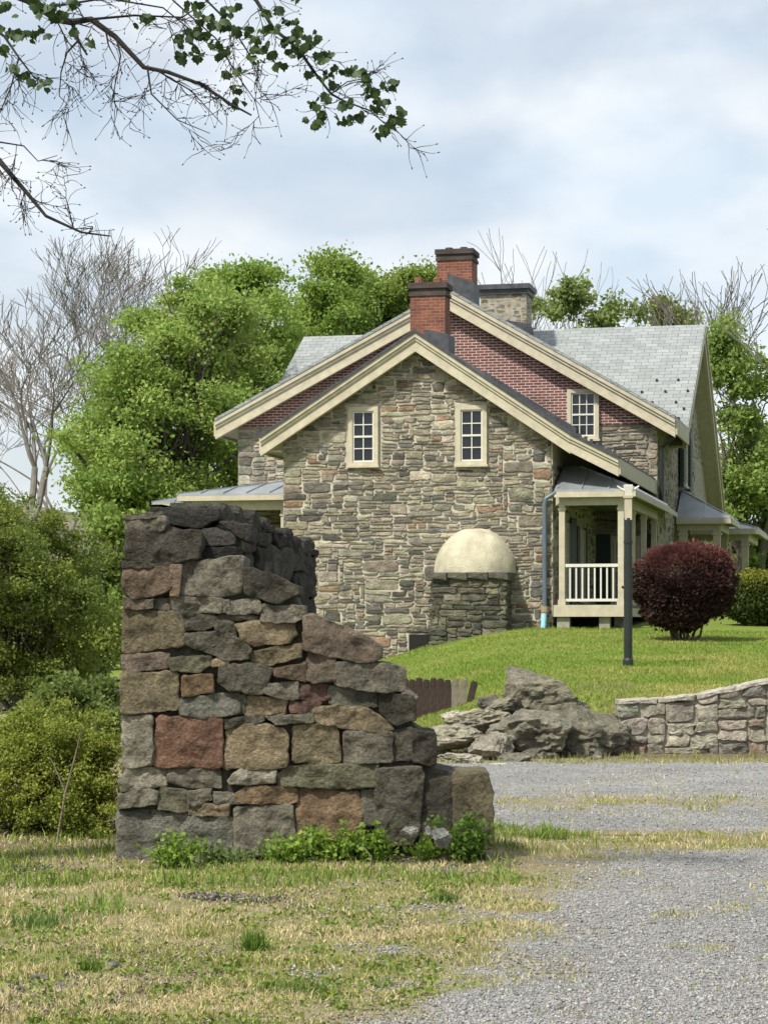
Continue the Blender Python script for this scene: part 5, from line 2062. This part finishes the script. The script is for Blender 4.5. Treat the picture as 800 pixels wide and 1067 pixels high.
X, Y = fan(120000, 8.4, 25.8, 31, x0=300, x1=900)
gmk = gravel(X, Y) + (npn(X, Y, 2.6, 2) - .5) * 1.2 + (npn(X, Y, 9, 3) - .5) * .6
kp = (rng.uniform(0, 1, len(X)) < np.clip(gmk * 1.3 - .25, 0, 1)) & ~in_ruin(X, Y)
X, Y = X[kp], Y[kp]
v_ = rng.uniform(0, 1, len(X)) ** 1.2
cols = (.18 + .16 * v_)[:, None] * np.array([[1.02, 1.0, .97]]) * (1 + rng.normal(size=(len(X), 3)) * .03)
sz = rng.gamma(2.2, .0015, len(X)) + .0019 + .00012 * Y
setp(link('gravel', pebbles('gravel', X, Y, sz, cols, 32)), kind='stuff')
# dark crumbs, bark bits and leaf litter in the grass
X, Y = fan(16000, 8.4, 16, 33, x0=-60, x1=620)
kp = (npn(X, Y, 2.2, 34) > .55) & ~in_ruin(X, Y)
X, Y = X[kp], Y[kp]
v_ = rng.uniform(0, 1, len(X))[:, None]
cols = np.array([[.07, .05, .038]]) * (1 - v_) + np.array([[.34, .29, .24]]) * v_
setp(link('litter', pebbles('litter', X, Y, rng.uniform(.003, .011, len(X)), cols, 35)), kind='stuff')


# flat broad-leaved weeds and clover in patches
g3 = np.random.default_rng(90)
cx_, cy_ = fan(210, 8.5, 14.6, 91, x0=-60, x1=560)
ok = (gravel(cx_, cy_) < .5)
cx_, cy_ = cx_[ok], cy_[ok]
nn = g3.integers(14, 60, len(cx_))
ii = np.repeat(np.arange(len(cx_)), nn)
rad_ = g3.uniform(.02, .11, len(cx_))[ii]
Pw = np.stack([cx_[ii] + g3.normal(size=len(ii)) * rad_, cy_[ii] + g3.normal(size=len(ii)) * rad_, g3.uniform(.006, .035, len(ii))], 1)
tw = (g3.uniform(0, 1, len(cx_))[ii] * .6 + g3.uniform(0, 1, len(ii)) * .4)[:, None]
cw = np.array([(.085, .15, .022)]) * (1 - tw) + np.array([(.24, .30, .055)]) * tw
setp(link('clover', leaf_mesh('clover', Pw, .016, cw, M['blade'], 1.5, seed=92, fold=.1)), kind='stuff')
# dark litter heaps
lx_, ly_, ls_ = [], [], []
for (px, py, n_, sp_) in ((268, 938, 420, .09), (225, 936, 260, .07), (205, 934, 120, .05), (50, 1030, 700, .16), (15, 1045, 500, .12), (410, 893, 700, .16), (440, 890, 300, .10), (100, 1045, 300, .12), (30, 905, 300, .14)):
    Y0 = CAMZ * F / (py - HZ)
    lx_.append((px - 400) / F * Y0 + g3.normal(size=n_) * sp_)
    ly_.append(np.minimum(Y0 + g3.normal(size=n_) * sp_ * 1.2, RY - .05))
X, Y = np.concatenate(lx_), np.concatenate(ly_)
v_ = g3.uniform(0, 1, len(X))[:, None] ** 1.8
cols = np.array([[.045, .036, .030]]) * (1 - v_) + np.array([[.30, .26, .23]]) * v_
setp(link('leaf_litter', pebbles('leaf_litter', X, Y, g3.uniform(.003, .014, len(X)), cols, 95)), kind='stuff')


# ------------------------------------------------------------------ plants one can tell apart
def weed(label, px, py, hgt, wid, n, seed, flowers=0, group='leafy weeds along the foot of the ruin', colA=(.13, .24, .03), colB=(.33, .46, .075), leaf=.027):
    Y = CAMZ * F / (py - HZ)
    Y = min(Y, RY - .12)
    x = (px - 400) / F * Y
    o = empty('weed_plant', (x, Y, 0))
    setp(o, label, 'weed', group)
    g_ = np.random.default_rng(seed)
    b = MB()
    pts, fl = [], []
    for k in range(max(5, n // 12)):
        t = np.array([g_.normal() * wid * .45, g_.normal() * .05 - .02, hgt * g_.uniform(.45, 1.05)])
        path = limb_path((t[0] * .2, t[1] * .2, 0), t, g_, .05, 4)
        b.tube(path, [.004, .0035, .003, .002], 4)
        for q in range(26):
            p = np.array(path[g_.integers(1, 4)]) + g_.normal(size=3) * np.array([.032, .032, .024])
            pts.append(p)
        fl.append(t)
    b.build('stems', M['leaf'], o)
    for c_ in o.children[0].data.color_attributes['Col'].data:
        c_.color = (.10, .16, .04, 1)
    P = np.array(pts)
    P[:, 2] = np.maximum(P[:, 2], .01)
    tone = g_.uniform(0, 1, len(P))[:, None]
    link('leaves', leaf_mesh('leaves', P, leaf, np.array([colA]) * (1 - tone) + np.array([colB]) * tone, M['leaf'], 1.3, seed=seed, fold=.12), o)
    if flowers:
        for k in range(flowers):
            fb = MB()
            t = Vector(fl[k]) + Vector((0, 0, .035))
            for i in range(5):
                a = i * 1.257
                d_ = Vector((math.cos(a), math.sin(a), .35))
                s_ = Vector((-math.sin(a), math.cos(a), 0)) * .008
                fb.add([t, t + d_ * .012 + s_, t + d_ * .022, t + d_ * .012 - s_], [(0, 1, 2, 3)], (.75, .68, .10))
            fb.build('flower', M['leaf'], o)
    return o


weed('low bright green weed against the big bottom left block of the ruin', 178, 905, .20, .26, 240, 401)
weed('weed with pale yellow flowers in front of the brown bottom stone', 342, 897, .21, .30, 400, 402, 3)
weed('yellow flowering weed left of the brown bottom stone', 303, 900, .15, .22, 260, 403, 2)
weed('bushy green weed between the brown stone and the dark corner block', 392, 893, .23, .24, 330, 404, 2)
weed('dark green weed growing before the right end block of the ruin', 487, 888, .28, .24, 400, 405, 0, colA=(.08, .17, .024), colB=(.19, .30, .05))
weed('small weed at the right foot of the dark corner block', 448, 890, .17, .16, 160, 406, 1)
weed('sprawling pale weed at the foot of the grey bottom stone', 222, 902, .11, .3, 200, 407, 0, colA=(.12, .19, .06), colB=(.24, .31, .12))


def tuft(label, px, py, hgt, wid, n, seed, col):
    Y = CAMZ * F / (py - HZ)
    x = (px - 400) / F * Y
    g_ = np.random.default_rng(seed)
    P = np.stack([g_.normal(size=n) * wid, g_.normal(size=n) * wid * .7, np.zeros(n)], 1)
    k_ = g_.uniform(.6, 1.4, n)[:, None]
    o = link('grass_tuft', blades('grass_tuft', P, hgt, .003, .8, np.array([col]) * k_, seed))
    o.location = (x, Y, 0)
    setp(o, label, 'grass tuft', 'separate grass tufts in the foreground')


tuft('dark green grass tuft in the middle of the dry grass', 266, 990, .10, .035, 260, 501, (.12, .20, .030))
tuft('wide low green tuft near the bottom edge', 312, 1034, .05, .09, 380, 502, (.11, .17, .032))
tuft('small dark tuft right of the middle, before the ruin end', 465, 940, .06, .04, 150, 503, (.09, .15, .028))
tuft('small yellow green tuft at the lower left among bare dirt', 93, 1012, .07, .03, 110, 504, (.13, .2, .03))
tuft('broad leaved green tuft near the left edge in the dry grass', 45, 965, .08, .09, 300, 505, (.11, .19, .04))
tuft('pale green upright tuft on the gravel border', 450, 895, .10, .03, 120, 506, (.15, .2, .05))

# pale dead stalks at the right foot of the ruin and in the bush
st = MB()
for k, (px, py, top) in enumerate(((457, 893, 848), (478, 892, 856), (506, 893, 856), (386, 905, 880), (530, 905, 893))):
    Y = min(CAMZ * F / (py - HZ), RY - .1)
    x = (px - 400) / F * Y
    z = CAMZ + (HZ - top) / F * Y
    s1 = MB()
    s1.tube([(0, 0, -.02), (.004, 0, z * .5), (-.003 if k < 3 else -.06, 0, z)], [.006, .005, .004], 5)
    o = s1.build('dead_stalk', M['oldwood'])
    o.location = (x, Y, 0)
    setp(o, ('pale upright dead stalk left of the right end block', 'short pale stalk before the middle of the end block', 'pale stalk at the right corner of the end block', 'dead stalk bent over before the brown stone', 'short bent stalk in the grass right of the ruin')[k], 'stalk', 'dead stalks at the foot of the ruin')
s1 = MB()
x0_, y0_ = W(60, 0, 16.2)[0], 16.2
s1.tube([(0, 0, 0), (.06, 0, .35), (.13, .02, .62), (.18, 0, .82)], [.010, .008, .006, .003], 6)
s1.tube([(.06, 0, .35), (-.02, 0, .55), (-.06, 0, .62)], [.006, .005, .003], 5)
o = s1.build('dead_branch', M['oldwood'])
o.location = (x0_, y0_, 0)
setp(o, 'bare pale branch sticking up in front of the left bush', 'branch')
print('objects', len(bpy.data.objects))
